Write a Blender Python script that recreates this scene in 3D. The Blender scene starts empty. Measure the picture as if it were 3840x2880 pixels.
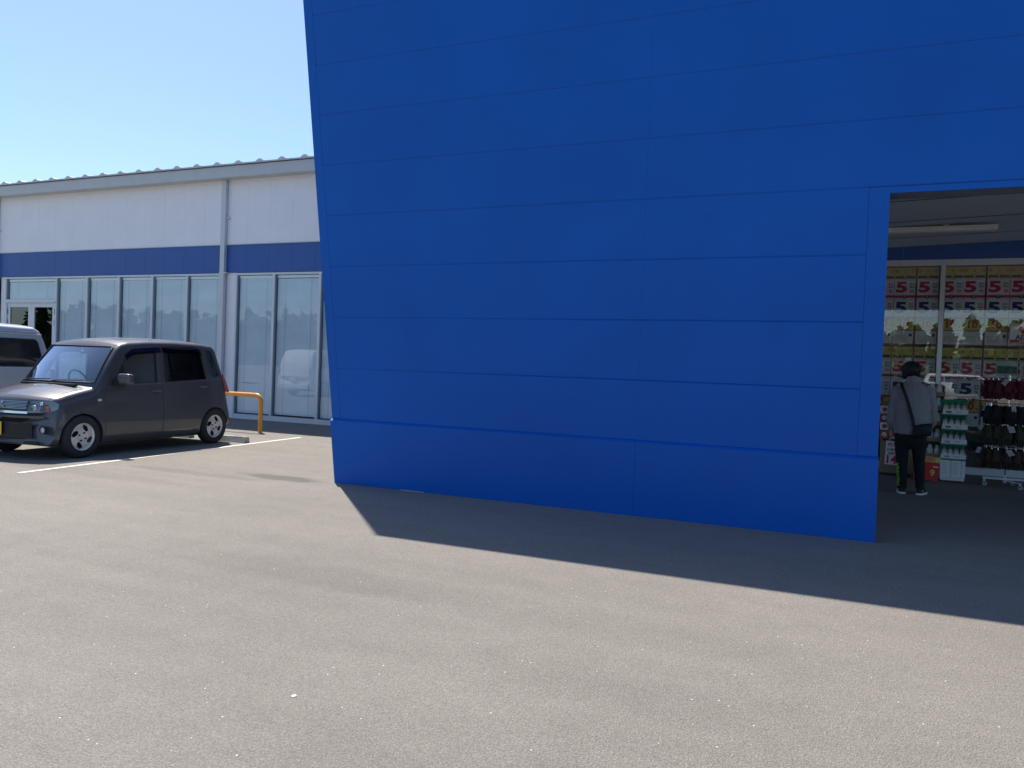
import bpy, bmesh, math, random
from mathutils import Vector, Matrix, noise
from math import sin, cos, pi, radians as R
random.seed(7)
S = bpy.context.scene
COL = S.collection

# ------------------------------------------------------------------ camera
cam_d = bpy.data.cameras.new('camera'); cam = bpy.data.objects.new('camera', cam_d); COL.objects.link(cam)
P_, R_, TH = 0.0205, 0.037, R(23.05)
fwd = Vector((-sin(TH)*cos(P_), cos(TH)*cos(P_), -sin(P_)))
r0 = Vector((cos(TH), sin(TH), 0)); u0 = r0.cross(fwd)
rt = r0*cos(R_) + u0*sin(R_); up = -r0*sin(R_) + u0*cos(R_)
M = Matrix((rt, up, -fwd)).transposed().to_4x4(); M.translation = (0, 0, 1.42)
cam.matrix_world = M
cam_d.sensor_width = 36; cam_d.lens = 2885.2/3840*36; cam_d.clip_end = 3000; cam_d.clip_start = .05
S.camera = cam

# ------------------------------------------------------------------ light
sv = Vector((.414, -.32, -1)).normalized()          # travel direction of sunlight
EL = math.asin(-sv.z); AZ = math.atan2(-sv.x, -sv.y)  # azimuth of the sun, from +Y towards +X
W = bpy.data.worlds.new('World'); S.world = W; W.use_nodes = True
nt = W.node_tree; bg = nt.nodes['Background']
sky = nt.nodes.new('ShaderNodeTexSky'); sky.sky_type = 'NISHITA'; sky.sun_disc = False
sky.sun_elevation = EL; sky.sun_rotation = AZ; sky.air_density = 1.0; sky.dust_density = .9; sky.ozone_density = 6.0
nt.links.new(sky.outputs[0], bg.inputs[0]); bg.inputs[1].default_value = .094
sd = bpy.data.lights.new('sun', 'SUN'); sd.energy = 4.0; sd.angle = R(.5); sd.color = (1, .93, .83)
sun = bpy.data.objects.new('sun', sd); COL.objects.link(sun)
sun.rotation_euler = sv.to_track_quat('-Z', 'Y').to_euler()
S.view_settings.view_transform = 'Standard'; S.view_settings.look = 'None'
S.view_settings.gamma = 1; S.view_settings.exposure = 1.0

# ------------------------------------------------------------------ materials
MATS = {}
def N(nt, t, **k):
    n = nt.nodes.new('ShaderNode'+t)
    for a, b in k.items():
        if a.startswith('i_'): n.inputs[a[2:].replace('_', ' ')].default_value = b
        else: setattr(n, a, b)
    return n
def mat(name, col, rough=.5, metal=0, var=0, vscale=6, bump=0, bscale=60, spec=.5, coat=0, rvar=0, vdetail=6, coat_rough=.05, bdist=.01):
    if name in MATS: return MATS[name]
    m = bpy.data.materials.new(name); m.use_nodes = True; t = m.node_tree; b = t.nodes['Principled BSDF']
    b.inputs['Base Color'].default_value = (*col, 1); b.inputs['Roughness'].default_value = rough
    b.inputs['Metallic'].default_value = metal; b.inputs['Specular IOR Level'].default_value = spec
    b.inputs['Coat Weight'].default_value = coat; b.inputs['Coat Roughness'].default_value = coat_rough
    tc = N(t, 'TexCoord')
    if var or rvar:
        n = N(t, 'TexNoise', i_Scale=vscale, i_Detail=vdetail, i_Roughness=.6); t.links.new(tc.outputs['Object'], n.inputs['Vector'])
        if var:
            mr = N(t, 'MapRange'); mr.inputs['From Min'].default_value = .3; mr.inputs['From Max'].default_value = .7
            mr.inputs['To Min'].default_value = 1-var; mr.inputs['To Max'].default_value = 1+var
            t.links.new(n.outputs['Fac'], mr.inputs['Value'])
            mx = N(t, 'Mix', data_type='RGBA', blend_type='MULTIPLY'); mx.inputs['Factor'].default_value = 1
            mx.inputs['A'].default_value = (*col, 1); t.links.new(mr.outputs[0], mx.inputs['B']); t.links.new(mx.outputs['Result'], b.inputs['Base Color'])
        if rvar:
            mr = N(t, 'MapRange'); mr.inputs['From Min'].default_value = .3; mr.inputs['From Max'].default_value = .7
            mr.inputs['To Min'].default_value = rough-rvar; mr.inputs['To Max'].default_value = rough+rvar
            t.links.new(n.outputs['Fac'], mr.inputs['Value']); t.links.new(mr.outputs[0], b.inputs['Roughness'])
    if bump:
        n = N(t, 'TexNoise', i_Scale=bscale, i_Detail=4); t.links.new(tc.outputs['Object'], n.inputs['Vector'])
        bp = N(t, 'Bump', i_Strength=bump, i_Distance=bdist); t.links.new(n.outputs['Fac'], bp.inputs['Height']); t.links.new(bp.outputs[0], b.inputs['Normal'])
    MATS[name] = m; return m

def glass(name, tint, refl=1.0, rough=.0, wav=0.0):
    m = bpy.data.materials.new(name); m.use_nodes = True; t = m.node_tree; t.nodes.remove(t.nodes['Principled BSDF'])
    tr = N(t, 'BsdfTransparent'); tr.inputs[0].default_value = (*tint, 1)
    gl = N(t, 'BsdfGlossy'); gl.inputs['Roughness'].default_value = rough; gl.inputs[0].default_value = (.92, .96, 1, 1)
    ge = N(t, 'NewGeometry'); io = N(t, 'MapRange'); io.inputs[3].default_value = 1.5; io.inputs[4].default_value = 1/1.5
    t.links.new(ge.outputs['Backfacing'], io.inputs[0]); fr = N(t, 'Fresnel'); t.links.new(io.outputs[0], fr.inputs['IOR']); mul = N(t, 'Math', operation='MULTIPLY', use_clamp=True); mul.inputs[1].default_value = refl
    t.links.new(fr.outputs[0], mul.inputs[0])
    if wav:
        tc = N(t, 'TexCoord'); n = N(t, 'TexNoise', i_Scale=.8, i_Detail=0); t.links.new(tc.outputs['Object'], n.inputs['Vector'])
        bp = N(t, 'Bump', i_Strength=wav, i_Distance=.02); t.links.new(n.outputs['Fac'], bp.inputs['Height'])
        t.links.new(bp.outputs[0], gl.inputs['Normal']); 
    mx = N(t, 'MixShader'); t.links.new(mul.outputs[0], mx.inputs[0]); t.links.new(tr.outputs[0], mx.inputs[1]); t.links.new(gl.outputs[0], mx.inputs[2])
    t.links.new(mx.outputs[0], t.nodes['Material Output'].inputs[0]); MATS[name] = m; return m

def asphalt_mat():
    m = bpy.data.materials.new('asphalt'); m.use_nodes = True; t = m.node_tree; b = t.nodes['Principled BSDF']; L = t.links.new
    tc = N(t, 'TexCoord')
    def noi(s, d=6, r=.6): n = N(t, 'TexNoise', i_Scale=s, i_Detail=d, i_Roughness=r); L(tc.outputs['Object'], n.inputs['Vector']); return n
    def rng(src, a, b_, c, d, sm=False):
        mr = N(t, 'MapRange'); mr.inputs[1].default_value = a; mr.inputs[2].default_value = b_; mr.inputs[3].default_value = c; mr.inputs[4].default_value = d
        if sm: mr.interpolation_type = 'SMOOTHSTEP'
        L(src, mr.inputs[0]); return mr.outputs[0]
    def mul(a, b_):
        q = N(t, 'Math', operation='MULTIPLY'); L(a, q.inputs[0]); L(b_, q.inputs[1]); return q.outputs[0]
    big = rng(noi(.35, 4).outputs[0], .3, .7, .9, 1.1)
    med = rng(noi(5, 5).outputs[0], .3, .7, .95, 1.06)
    fin = rng(noi(120, 3, .75).outputs[0], .3, .7, .60, 1.42)
    # long roller streaks running along the lane
    mp = N(t, 'Mapping'); mp.inputs['Scale'].default_value = (.25, 2.2, 1); mp.inputs['Rotation'].default_value = (0, 0, R(8)); L(tc.outputs['Object'], mp.inputs[0])
    st = N(t, 'TexNoise', i_Scale=1.1, i_Detail=3); L(mp.outputs[0], st.inputs['Vector']); stv = rng(st.outputs[0], .35, .7, 1.04, .94)
    v = mul(mul(mul(big, med), mul(fin, stv)), rng(noi(34, 5, .75).outputs[0], .32, .68, .86, 1.14))
    # dark old damp stain near the wall corner and behind the painted bay
    for (cx, cy, rx, ry, k) in ((-6.1, 7.42, .75, .2, .6), (-7.3, 7.1, 1.3, .16, .8), (-8.2, 6.4, 2.2, .2, .88), (-3.2, 4.2, 1.6, .3, .9), (1.5, 3.1, 1.2, .4, .93)):
        mq = N(t, 'Mapping'); mq.inputs['Location'].default_value = (-cx/rx, -cy/ry, 0); mq.inputs['Scale'].default_value = (1/rx, 1/ry, 1); L(tc.outputs['Object'], mq.inputs[0])
        dn = noi(3, 4); ad = N(t, 'VectorMath', operation='SCALE'); ad.inputs['Scale'].default_value = 1.3; L(dn.outputs['Color'], ad.inputs[0])
        s2 = N(t, 'VectorMath', operation='ADD'); L(mq.outputs[0], s2.inputs[0]); L(ad.outputs[0], s2.inputs[1])
        s3 = N(t, 'VectorMath', operation='SUBTRACT'); L(s2.outputs[0], s3.inputs[0]); s3.inputs[1].default_value = (.65, .65, .65)
        ln = N(t, 'VectorMath', operation='LENGTH'); L(s3.outputs[0], ln.inputs[0])
        v = mul(v, rng(ln.outputs['Value'], .5, 1.1, k, 1, True))
    # aggregate: small stones, plus sparse glints painted in as white specks
    vo = N(t, 'TexVoronoi', i_Scale=110); L(tc.outputs['Object'], vo.inputs['Vector'])
    st1 = rng(vo.outputs['Distance'], .1, .6, 1.12, .82); v = mul(v, st1)
    base = N(t, 'Mix', data_type='RGBA', blend_type='MULTIPLY'); base.inputs[0].default_value = 1
    base.inputs['A'].default_value = (.216, .199, .176, 1); L(v, base.inputs['B'])
    sep = N(t, 'SeparateColor'); L(vo.outputs['Color'], sep.inputs[0])
    pick = N(t, 'Math', operation='GREATER_THAN'); pick.inputs[1].default_value = .9989; L(sep.outputs[0], pick.inputs[0])
    near = N(t, 'Math', operation='LESS_THAN'); near.inputs[1].default_value = .38; L(vo.outputs['Distance'], near.inputs[0])
    spk = mul(pick.outputs[0], near.outputs[0])
    fin2 = N(t, 'Mix', data_type='RGBA'); L(spk, fin2.inputs[0]); L(base.outputs['Result'], fin2.inputs['A']); fin2.inputs['B'].default_value = (.8, .8, .76, 1)
    L(fin2.outputs['Result'], b.inputs['Base Color'])
    b.inputs['Roughness'].default_value = .82; b.inputs['Specular IOR Level'].default_value = .35
    bn = noi(70, 5, .7); ba = N(t, 'Math', operation='ADD'); L(bn.outputs[0], ba.inputs[0]); L(st1, ba.inputs[1])
    bp = N(t, 'Bump', i_Strength=1.0, i_Distance=.009); L(ba.outputs[0], bp.inputs['Height']); L(bp.outputs[0], b.inputs['Normal'])
    MATS['asphalt'] = m; return m

def blue_mat():
    m = bpy.data.materials.new('blue_cladding'); m.use_nodes = True; t = m.node_tree; b = t.nodes['Principled BSDF']; L = t.links.new
    tc = N(t, 'TexCoord')
    n = N(t, 'TexNoise', i_Scale=.8, i_Detail=5); L(tc.outputs['Object'], n.inputs['Vector'])
    mr = N(t, 'MapRange'); mr.inputs[1].default_value = .3; mr.inputs[2].default_value = .7; mr.inputs[3].default_value = .93; mr.inputs[4].default_value = 1.07; L(n.outputs[0], mr.inputs[0])
    mx = N(t, 'Mix', data_type='RGBA', blend_type='MULTIPLY'); mx.inputs[0].default_value = 1; mx.inputs['A'].default_value = (.001, .099, .435, 1); L(mr.outputs[0], mx.inputs['B'])
    L(mx.outputs['Result'], b.inputs['Base Color']); b.inputs['Roughness'].default_value = .42; b.inputs['Specular IOR Level'].default_value = .25
    f = N(t, 'TexNoise', i_Scale=45, i_Detail=3); L(tc.outputs['Object'], f.inputs['Vector'])
    w = N(t, 'TexNoise', i_Scale=1.2, i_Detail=1); L(tc.outputs['Object'], w.inputs['Vector'])
    b1 = N(t, 'Bump', i_Strength=.12, i_Distance=.003); L(f.outputs[0], b1.inputs['Height'])
    b2 = N(t, 'Bump', i_Strength=.45, i_Distance=.02); L(w.outputs[0], b2.inputs['Height']); L(b1.outputs[0], b2.inputs['Normal']); L(b2.outputs[0], b.inputs['Normal'])
    MATS['blue_cladding'] = m; return m

ASPH = asphalt_mat(); BLUE = blue_mat()
WHITE = mat('white_cladding', (.83, .83, .84), .45, var=.03, vscale=2, bump=.05, bscale=30)
STRIPE = mat('blue_band', (.025, .095, .33), .4, var=.05, vscale=1.5, bump=.05, bscale=30)
STEEL = mat('white_steel', (.58, .61, .63), .4, var=.04, vscale=4)
FASCIA = mat('eave_metal', (.50, .53, .54), .4, var=.05, vscale=3)
ALU = mat('window_aluminium', (.60, .64, .67), .35, metal=.3, var=.03)
ALUD = mat('aluminium_groove', (.22, .26, .31), .5)
BLIND = mat('blind_slat', (.80, .89, .93), .45, var=.04, vscale=3)
INT = mat('interior_wall', (.30, .31, .32), .8, var=.05)
SOFF = mat('soffit_board', (.52, .60, .70), .7, var=.06, vscale=2)  # blue cast of the sky-lit porch shade put into the board colour
CONC = mat('concrete', (.36, .35, .33), .85, var=.12, vscale=14, bump=.3, bscale=90)
PAINT = mat('road_paint', (.62, .60, .54), .75, var=.18, vscale=9, bump=.3, bscale=80)
ORANGE = mat('orange_paint', (.74, .33, .03), .35, var=.08, vscale=8, coat=.3)
YELLOW = mat('yellow_plate', (.80, .56, .03), .4)
BLACK = mat('black_plastic', (.016, .017, .019), .5, var=.1)
RUBBER = mat('tyre_rubber', (.022, .022, .023), .8, var=.2, vscale=20, bump=.2, bscale=60)
SILV = mat('alloy', (.62, .62, .60), .38, metal=.35, var=.06, vscale=15)
CHROME = mat('chrome', (.75, .78, .8), .12, metal=1)
KEI = mat('grey_car_paint', (.078, .077, .086), .38, metal=.3, coat=.6, var=.05, vscale=2)
VAN = mat('silver_car_paint', (.50, .51, .54), .35, metal=.25, coat=.8, var=.03)
CARW = mat('white_car_paint', (.8, .8, .79), .3, coat=.8, var=.02)
SEAT = mat('car_interior', (.03, .031, .034), .85, var=.2, vscale=12)
SEATL = mat('dash_plastic', (.22, .25, .24), .7)
CLEAR = glass('window_glass', (.97, .985, .985), 1.0, wav=.02)
STORE_GLASS = glass('store_glass', (.96, .975, .975), 2.0, wav=.012)
WSCREEN = glass('windscreen_glass', (.93, 1.0, .98), 4.6)
SIDEG = glass('side_glass', (.66, .76, .76), 1.8)
DARKG = glass('privacy_glass', (.20, .25, .27), 1.8)
LENS = glass('lamp_lens', (.80, .86, .84), 1.2)
REDL = mat('red_lens', (.45, .01, .015), .15, coat=1)
ORL = mat('orange_lens', (.7, .12, .03), .2, coat=.5)
VISOR = glass('rain_visor', (.16, .08, .08), .7)

# ------------------------------------------------------------------ mesh helpers
class MB:
    def __init__(s): s.v = []; s.f = []; s.m = []; s.mats = []; s.sm = []
    def mi(s, m):
        if m not in s.mats: s.mats.append(m)
        return s.mats.index(m)
    def add(s, vs, fs, m, smooth=False):
        o = len(s.v); s.v += [tuple(v) for v in vs]; k = s.mi(m)
        for f in fs: s.f.append(tuple(o+i for i in f)); s.m.append(k); s.sm.append(smooth)
        return s
    def box(s, x0, x1, y0, y1, z0, z1, m, ch=0):
        if ch:
            bm = bmesh.new(); bmesh.ops.create_cube(bm, size=1)
            for v in bm.verts: v.co = Vector(((x0+x1)/2+v.co.x*(x1-x0), (y0+y1)/2+v.co.y*(y1-y0), (z0+z1)/2+v.co.z*(z1-z0)))
            bmesh.ops.bevel(bm, geom=bm.edges[:], offset=ch, segments=2, affect='EDGES', profile=.6)
            s.bm(bm, m); return s
        v = [(x, y, z) for x in (x0, x1) for y in (y0, y1) for z in (z0, z1)]
        return s.add(v, [(0, 1, 3, 2), (4, 6, 7, 5), (0, 4, 5, 1), (2, 3, 7, 6), (0, 2, 6, 4), (1, 5, 7, 3)], m)
    def bm(s, bm, m, smooth=False):
        bm.verts.index_update(); s.add([v.co for v in bm.verts], [[v.index for v in f.verts] for f in bm.faces], m, smooth); bm.free()
    def prism(s, pts, axis, a, b, m):
        # polygon in the two other axes, extruded along axis from a to b
        def P(p, d): return {'x': (d, p[0], p[1]), 'y': (p[0], d, p[1]), 'z': (p[0], p[1], d)}[axis]
        n = len(pts); v = [P(p, a) for p in pts]+[P(p, b) for p in pts]
        f = [tuple(range(n)), tuple(range(2*n-1, n-1, -1))]+[(i, i+n, (i+1) % n+n, (i+1) % n) for i in range(n)]
        return s.add(v, f, m)
    def tube(s, path, r, m, seg=12, closed=False, caps=True):
        P = [Vector(p) for p in path]; n = len(P); rs = r if isinstance(r, (list, tuple)) else [r]*n
        rings = []; prev = None
        for i in range(n):
            if closed: d = P[(i+1) % n]-P[i-1]
            else: d = P[min(i+1, n-1)]-P[max(i-1, 0)]
            d.normalize()
            if prev is None: a = d.orthogonal().normalized()
            else: a = (prev - d*prev.dot(d)).normalized()
            prev = a; b = d.cross(a); rings.append([P[i]+(a*cos(2*pi*k/seg)+b*sin(2*pi*k/seg))*rs[i] for k in range(seg)])
        return s.loft(rings, m, closed, caps)
    def loft(s, rings, m, closed=False, caps=True, smooth=True, wrap=True):
        n = len(rings[0]); v = [p for r_ in rings for p in r_]; f = []
        for i in range(len(rings)-(0 if closed else 1)):
            j = (i+1) % len(rings)
            for k in range(n if wrap else n-1): f.append((i*n+k, i*n+(k+1) % n, j*n+(k+1) % n, j*n+k))
        s.add(v, f, m, smooth)
        if caps and not closed: s.add(rings[0], [tuple(range(n))[::-1]], m); s.add(rings[-1], [tuple(range(n))], m)
        return s
    def cyl(s, a, b, r, m, seg=16, r2=None): return s.tube([a, b], [r, r if r2 is None else r2], m, seg)
    def lathe(s, prof, c, axis, m, seg=32, caps=False):
        # prof: (radius, height); axis 'x','y','z'
        rings = []
        for r_, h in prof:
            ring = []
            for k in range(seg):
                a = 2*pi*k/seg; p = (r_*cos(a), r_*sin(a))
                q = {'z': (p[0], p[1], h), 'x': (h, p[0], p[1]), 'y': (p[0], h, p[1])}[axis]
                ring.append((c[0]+q[0], c[1]+q[1], c[2]+q[2]))
            rings.append(ring)
        return s.loft(rings, m, False, caps)
    def text(s, t, x, z, h, y, m, bold=0, align='CENTER', sx=1, axis='y'):
        vs, fs = txt(t, bold, align)
        if axis == 'y': s.add([(x+v[0]*h*sx, y, z+v[1]*h) for v in vs], fs, m)
        else: s.add([(y, x+v[0]*h*sx, z+v[1]*h) for v in vs], fs, m)
        return s
    def build(s, name, parent=None, loc=(0, 0, 0), rz=0, fix=True):
        me = bpy.data.meshes.new(name); me.from_pydata(s.v, [], s.f)
        for m in s.mats: me.materials.append(m)
        me.polygons.foreach_set('material_index', s.m); me.polygons.foreach_set('use_smooth', s.sm)
        if fix:
            bm = bmesh.new(); bm.from_mesh(me); bmesh.ops.recalc_face_normals(bm, faces=bm.faces); bm.to_mesh(me); bm.free()
        me.update(); o = bpy.data.objects.new(name, me); COL.objects.link(o); o.location = loc; o.rotation_euler = (0, 0, rz)
        if parent: o.parent = parent
        return o
TX = {}
def txt(t, bold, align):
    k = (t, bold, align)
    if k not in TX:
        cu = bpy.data.curves.new('t', 'FONT'); cu.body = t; cu.size = 1; cu.align_x = align; cu.align_y = 'CENTER'; cu.offset = bold; cu.resolution_u = 3
        o = bpy.data.objects.new('t', cu); COL.objects.link(o); dg = bpy.context.evaluated_depsgraph_get(); dg.update()
        me = bpy.data.meshes.new_from_object(o.evaluated_get(dg))
        TX[k] = ([(v.co.x, v.co.y) for v in me.vertices], [tuple(p.vertices) for p in me.polygons])
        bpy.data.objects.remove(o); bpy.data.curves.remove(cu); bpy.data.meshes.remove(me)
    return TX[k]
def tag(o, label=None, cat=None, group=None, kind=None):
    if label: o['label'] = label
    if cat: o['category'] = cat
    if group: o['group'] = group
    if kind: o['kind'] = kind
    return o
def empty(name, loc=(0, 0, 0), rz=0):
    o = bpy.data.objects.new(name, None); COL.objects.link(o); o.location = loc; o.rotation_euler = (0, 0, rz); o.empty_display_size = .1; return o
def dup(o, loc=None, rz=None, parent=None):
    c = o.copy(); COL.objects.link(c)
    if loc is not None: c.location = loc
    if rz is not None: c.rotation_euler = (0, 0, rz)
    if parent: c.parent = parent; c.matrix_parent_inverse = o.matrix_parent_inverse
    for ch in list(o.children): dup(ch, parent=c)
    return c
def evalmesh(o, name=None):
    dg = bpy.context.evaluated_depsgraph_get(); dg.update()
    me = bpy.data.meshes.new_from_object(o.evaluated_get(dg)); o.modifiers.clear(); o.data = me; me.name = name or o.name; return o
def weld(o):
    bm = bmesh.new(); bm.from_mesh(o.data); bmesh.ops.remove_doubles(bm, verts=bm.verts, dist=.00005)
    bmesh.ops.dissolve_degenerate(bm, edges=bm.edges, dist=.00005); bmesh.ops.recalc_face_normals(bm, faces=bm.faces); bm.to_mesh(o.data); bm.free(); return o
def boolop(o, ops):
    tmp = []; weld(o); bpy.context.view_layer.update()
    for op, mb in ops:
        c = weld(mb.build('cut')); c.matrix_world = o.matrix_world.copy(); tmp.append(c); md = o.modifiers.new('b', 'BOOLEAN'); md.operation = op; md.object = c; md.solver = 'EXACT'
    evalmesh(o)
    for c in tmp: bpy.data.objects.remove(c)
    return o
def smooth_angle(o, ang=35):
    me = o.data; bm = bmesh.new(); bm.from_mesh(me)
    for f in bm.faces: f.smooth = True
    for e in bm.edges:
        if len(e.link_faces) == 2: e.smooth = e.calc_face_angle(0) < R(ang)
        else: e.smooth = False
    bm.to_mesh(me); bm.free(); return o
def interp(x, pts):
    if x <= pts[0][0]: return pts[0][1]
    for (a, b), (c, d) in zip(pts, pts[1:]):
        if x <= c: return b+(d-b)*(x-a)/(c-a)
    return pts[-1][1]

# ================================================================== SETTING
YW, YF = 7.52, 14.15        # front of the blue block, shop front
g = MB(); g.add([(-400, -400, 0), (400, -400, 0), (400, 400, 0), (-400, 400, 0)], [(0, 1, 2, 3)], ASPH); o = g.build('ground', fix=False); tag(o, kind='structure')
def line(x0, y0, x1, y1, w, name='parking_line'):
    d = Vector((x1-x0, y1-y0)); n = Vector((-d.y, d.x)).normalized()*w/2; k = 24; mb = MB(); vs = []
    for i in range(k+1):
        p = Vector((x0, y0))+d*i/k; j = .006*noise.noise((i*1.7, x0, 0)); vs += [(p.x-n.x*(1+j*8), p.y-n.y*(1+j*8), .004), (p.x+n.x, p.y+n.y, .004)]
    mb.add(vs, [(2*i, 2*i+1, 2*i+3, 2*i+2) for i in range(k)], PAINT); tag(mb.build(name, fix=False), kind='structure')
line(-8.665, 5.93, -9.085, 11.52, .075)
line(-11.22, 5.93, -11.60, 11.52, .075)
line(-13.85, 5.93, -14.2, 11.52, .075)

# ================================================================== BLUE ENTRANCE BLOCK
ZJ = [0, .745]+[.745+.5985*k for k in range(1, 10)]+[6.64]
def xl(z): return -5.39-.1235*z
XR = 9.0; OX = .333; OZ = 3.08; OXR = 8.55  # unseen right end of the doorway set wide open to let bounce light in
porch = empty('entrance_block', (-1.7, YW, 0)); tag(porch, 'huge blue panelled entrance block with a slanted edge and a dark doorway', 'building')
def pb(mb, name, parent=None): # build with world coordinates under a root
    o = mb.build(name); root = parent or porch; o.parent = root
    L = root.matrix_world.copy()
    return o
bpy.context.view_layer.update()
def under(mb, name, root):
    off = Vector(root.location); rot = root.rotation_euler.z
    if rot == 0:
        mb.v = [(v[0]-off.x, v[1]-off.y, v[2]-off.z) for v in mb.v]
    return mb.build(name, root)
def panel(mb, a0, a1, b0, b1, z0, z1, y, m, c=.006, d=.012, cx=None):
    q = cx if cx is not None else c
    # front face at y, chamfered edges going back to y+d; (a0,a1) x-range at z0, (b0,b1) at z1
    vs = [(a0, y+c*.55, z0), (a1, y+c*.55, z0), (b1, y+c*.55, z1), (b0, y+c*.55, z1),
          (a0+q, y, z0+c), (a1-q, y, z0+c), (b1-q, y, z1-c), (b0+q, y, z1-c),
          (a0, y+d+c, z0), (a1, y+d+c, z0), (b1, y+d+c, z1), (b0, y+d+c, z1)]
    mb.add(vs, [(4, 5, 6, 7), (0, 1, 5, 4), (1, 2, 6, 5), (2, 3, 7, 6), (3, 0, 4, 7), (8, 9, 1, 0), (9, 10, 2, 1), (10, 11, 3, 2), (11, 8, 0, 3)], m)
cl = MB(); VJ = -1.835; TW = .115; gp = .0002
for i in range(1, len(ZJ)-1):
    z0, z1 = ZJ[i]+gp, ZJ[i+1]-gp
    l0, l1 = xl(z0)+TW, xl(z1)+TW
    right = (OX-.165) if ZJ[i+1] < 3.2 else XR
    panel(cl, l0, VJ-gp*.4, l1, VJ-gp*.4, z0, z1, YW, BLUE, c=.011, cx=.0003)
    xs = [VJ+gp*.4]; x = VJ
    while x+7 < right: x += 7.2; xs += [min(x, right)]
    if xs[-1] < right: xs.append(right)
    for a, b in zip(xs, xs[1:]): panel(cl, a+(gp*.4 if a > VJ+.01 else 0), b-gp*.4, a+(gp*.4 if a > VJ+.01 else 0), b-gp*.4, z0, z1, YW, BLUE, c=.011, cx=.0003)
under(cl, 'cladding', porch)
tr = MB()   # flat corner trims
zt = ZJ[-1]
vs = []
for z in (.745+.012, zt):
    vs += [(xl(z)-.004, YW-.0015, z), (xl(z)+TW-.0006, YW-.0015, z), (xl(z)+TW-.0006, YW+.02, z), (xl(z)-.004, YW+.02, z)]
tr.add(vs, [(0, 1, 5, 4), (1, 2, 6, 5), (3, 0, 4, 7), (4, 5, 6, 7), (0, 3, 2, 1)], BLUE)
under(tr, 'edge_trim', porch); tr = MB()
tr.box(OX-.165+.002, OX+.004, YW-.0015, YW+.02, .760, 3.1385-.004, BLUE)
tr.box(OX+.004, OXR, YW-.0015, YW+.02, OZ-.002, 3.1345, BLUE)
under(tr, 'edge_trim', porch)
pl = MB()   # proud bottom course with its sloping ledge
zb = .745
for a, b in ((xl(0)-.012, VJ-.001), (VJ+.001, OX+.012)):
    a1 = a if a > -5 else xl(zb)-.012
    c = .004
    v = [(a, YW-.030, -.02), (b, YW-.030, -.02), (b, YW-.030, zb-.016), (a1, YW-.030, zb-.016), (b, YW+.006, zb+.004), (a1, YW+.006, zb+.004), (a, YW+.1, -.02), (b, YW+.1, -.02), (b, YW+.1, zb+.004), (a1, YW+.1, zb+.004)]
    pl.add(v, [(0, 1, 2, 3), (3, 2, 4, 5), (0, 6, 7, 1), (1, 7, 8, 4, 2), (0, 3, 5, 9, 6), (5, 4, 8, 9)], BLUE)
under(pl, 'base_course', porch)
for a_, b_ in ((-4.5, -4.2),):
    q_ = MB(); q_.box(a_, b_, YW-.046, YW-.0302, -.01, .007, CONC, ch=.004); under(q_, 'base_sealant', porch)
bd = MB()   # solid body of the block behind the cladding
D0, D1 = YW+.016, YW+.26
bd.prism([(xl(.02), .02), (OX-.002, .02), (OX-.002, zt), (xl(zt), zt)], 'y', D0, D1, BLUE)
bd.prism([(OX-.001, OZ+.012), (XR, OZ+.012), (XR, zt), (OX-.001, zt)], 'y', D0, D1, BLUE)
bd.box(OXR, XR, D0, D1, .02, OZ-.001, BLUE)
bd.prism([(xl(3.5), 3.5), (xl(3.5)+.2, 3.5), (xl(zt)+.2, zt-.02), (xl(zt), zt-.02)], 'y', D1+.001, YF-.16, BLUE)
bd.box(XR-.2, XR, D1+.001, YF-.16, 3.2, zt-.02, BLUE)
under(bd, 'side_wall', porch)
rf = MB(); rf.box(xl(zt)-.02, XR+.02, YW+.02, YF+.5, zt, zt+.06, STEEL); under(rf, 'roof', porch)
ls_ = MB(); ls_.box(OX, OXR-.001, YW+.022, D1+.02, OZ-.001, OZ+.011, mat('lintel_board', (.13, .16, .20), .7)); under(ls_, 'lintel_board', porch)
# soffit inside the porch, rising a little to the right
sf = MB()
def sz(x): return 3.635+.0355*(x-.6)
v = [(x, y, sz(x)+dz) for x in (-5.6, XR-.2) for y in (D1, YF-.02) for dz in (0, .05)]
sf.add(v, [(0, 1, 3, 2), (4, 6, 7, 5), (0, 4, 5, 1), (2, 3, 7, 6), (0, 2, 6, 4), (1, 5, 7, 3)], SOFF)
for y in (9.2, 10.5, 11.87, 13.2):   # board joints running along the front
    sf.add([(-5, y, sz(-5)-.004), (XR-.3, y, sz(XR-.3)-.004), (XR-.3, y+.035, sz(XR-.3)-.004), (-5, y+.035, sz(-5)-.004)], [(0, 1, 2, 3)], mat('soffit_joint', (.02, .045, .09), .6))
for x in ():
    sf.add([(x, D1, sz(x)-.003), (x+.012, D1, sz(x)-.003), (x+.012, YF-.03, sz(x)-.003), (x, YF-.03, sz(x)-.003)], [(0, 1, 2, 3)], mat('soffit_joint', (.02, .045, .09), .6))
under(sf, 'soffit', porch)

# ceiling lamp (off)
lt = empty('ceiling_lamp', (1.28, 12.35, sz(1.28))); tag(lt, 'long white fluorescent strip lamp, unlit, under the dark porch ceiling', 'lamp')
LW = mat('lamp_white', (.72, .72, .68), .4)
a = MB()
a.prism([(-.12, -.035), (.12, -.035), (.05, -.10), (-.05, -.10)], 'x', -.85, .62, LW); a.box(-.03, .03, -.04, .04, -.035, .0, LW); a.build('housing', lt)
for y in (-.085, .085):
    a = MB(); a.cyl((-.80, y, -.078), (.57, y, -.078), .013, mat('lamp_tube', (.8, .8, .78), .2)); a.build('lamp_tube', lt)
    a = MB(); a.box(.57, .60, y-.02, y+.02, -.10, -.036, LW); a.build('end_cap', lt)

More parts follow.
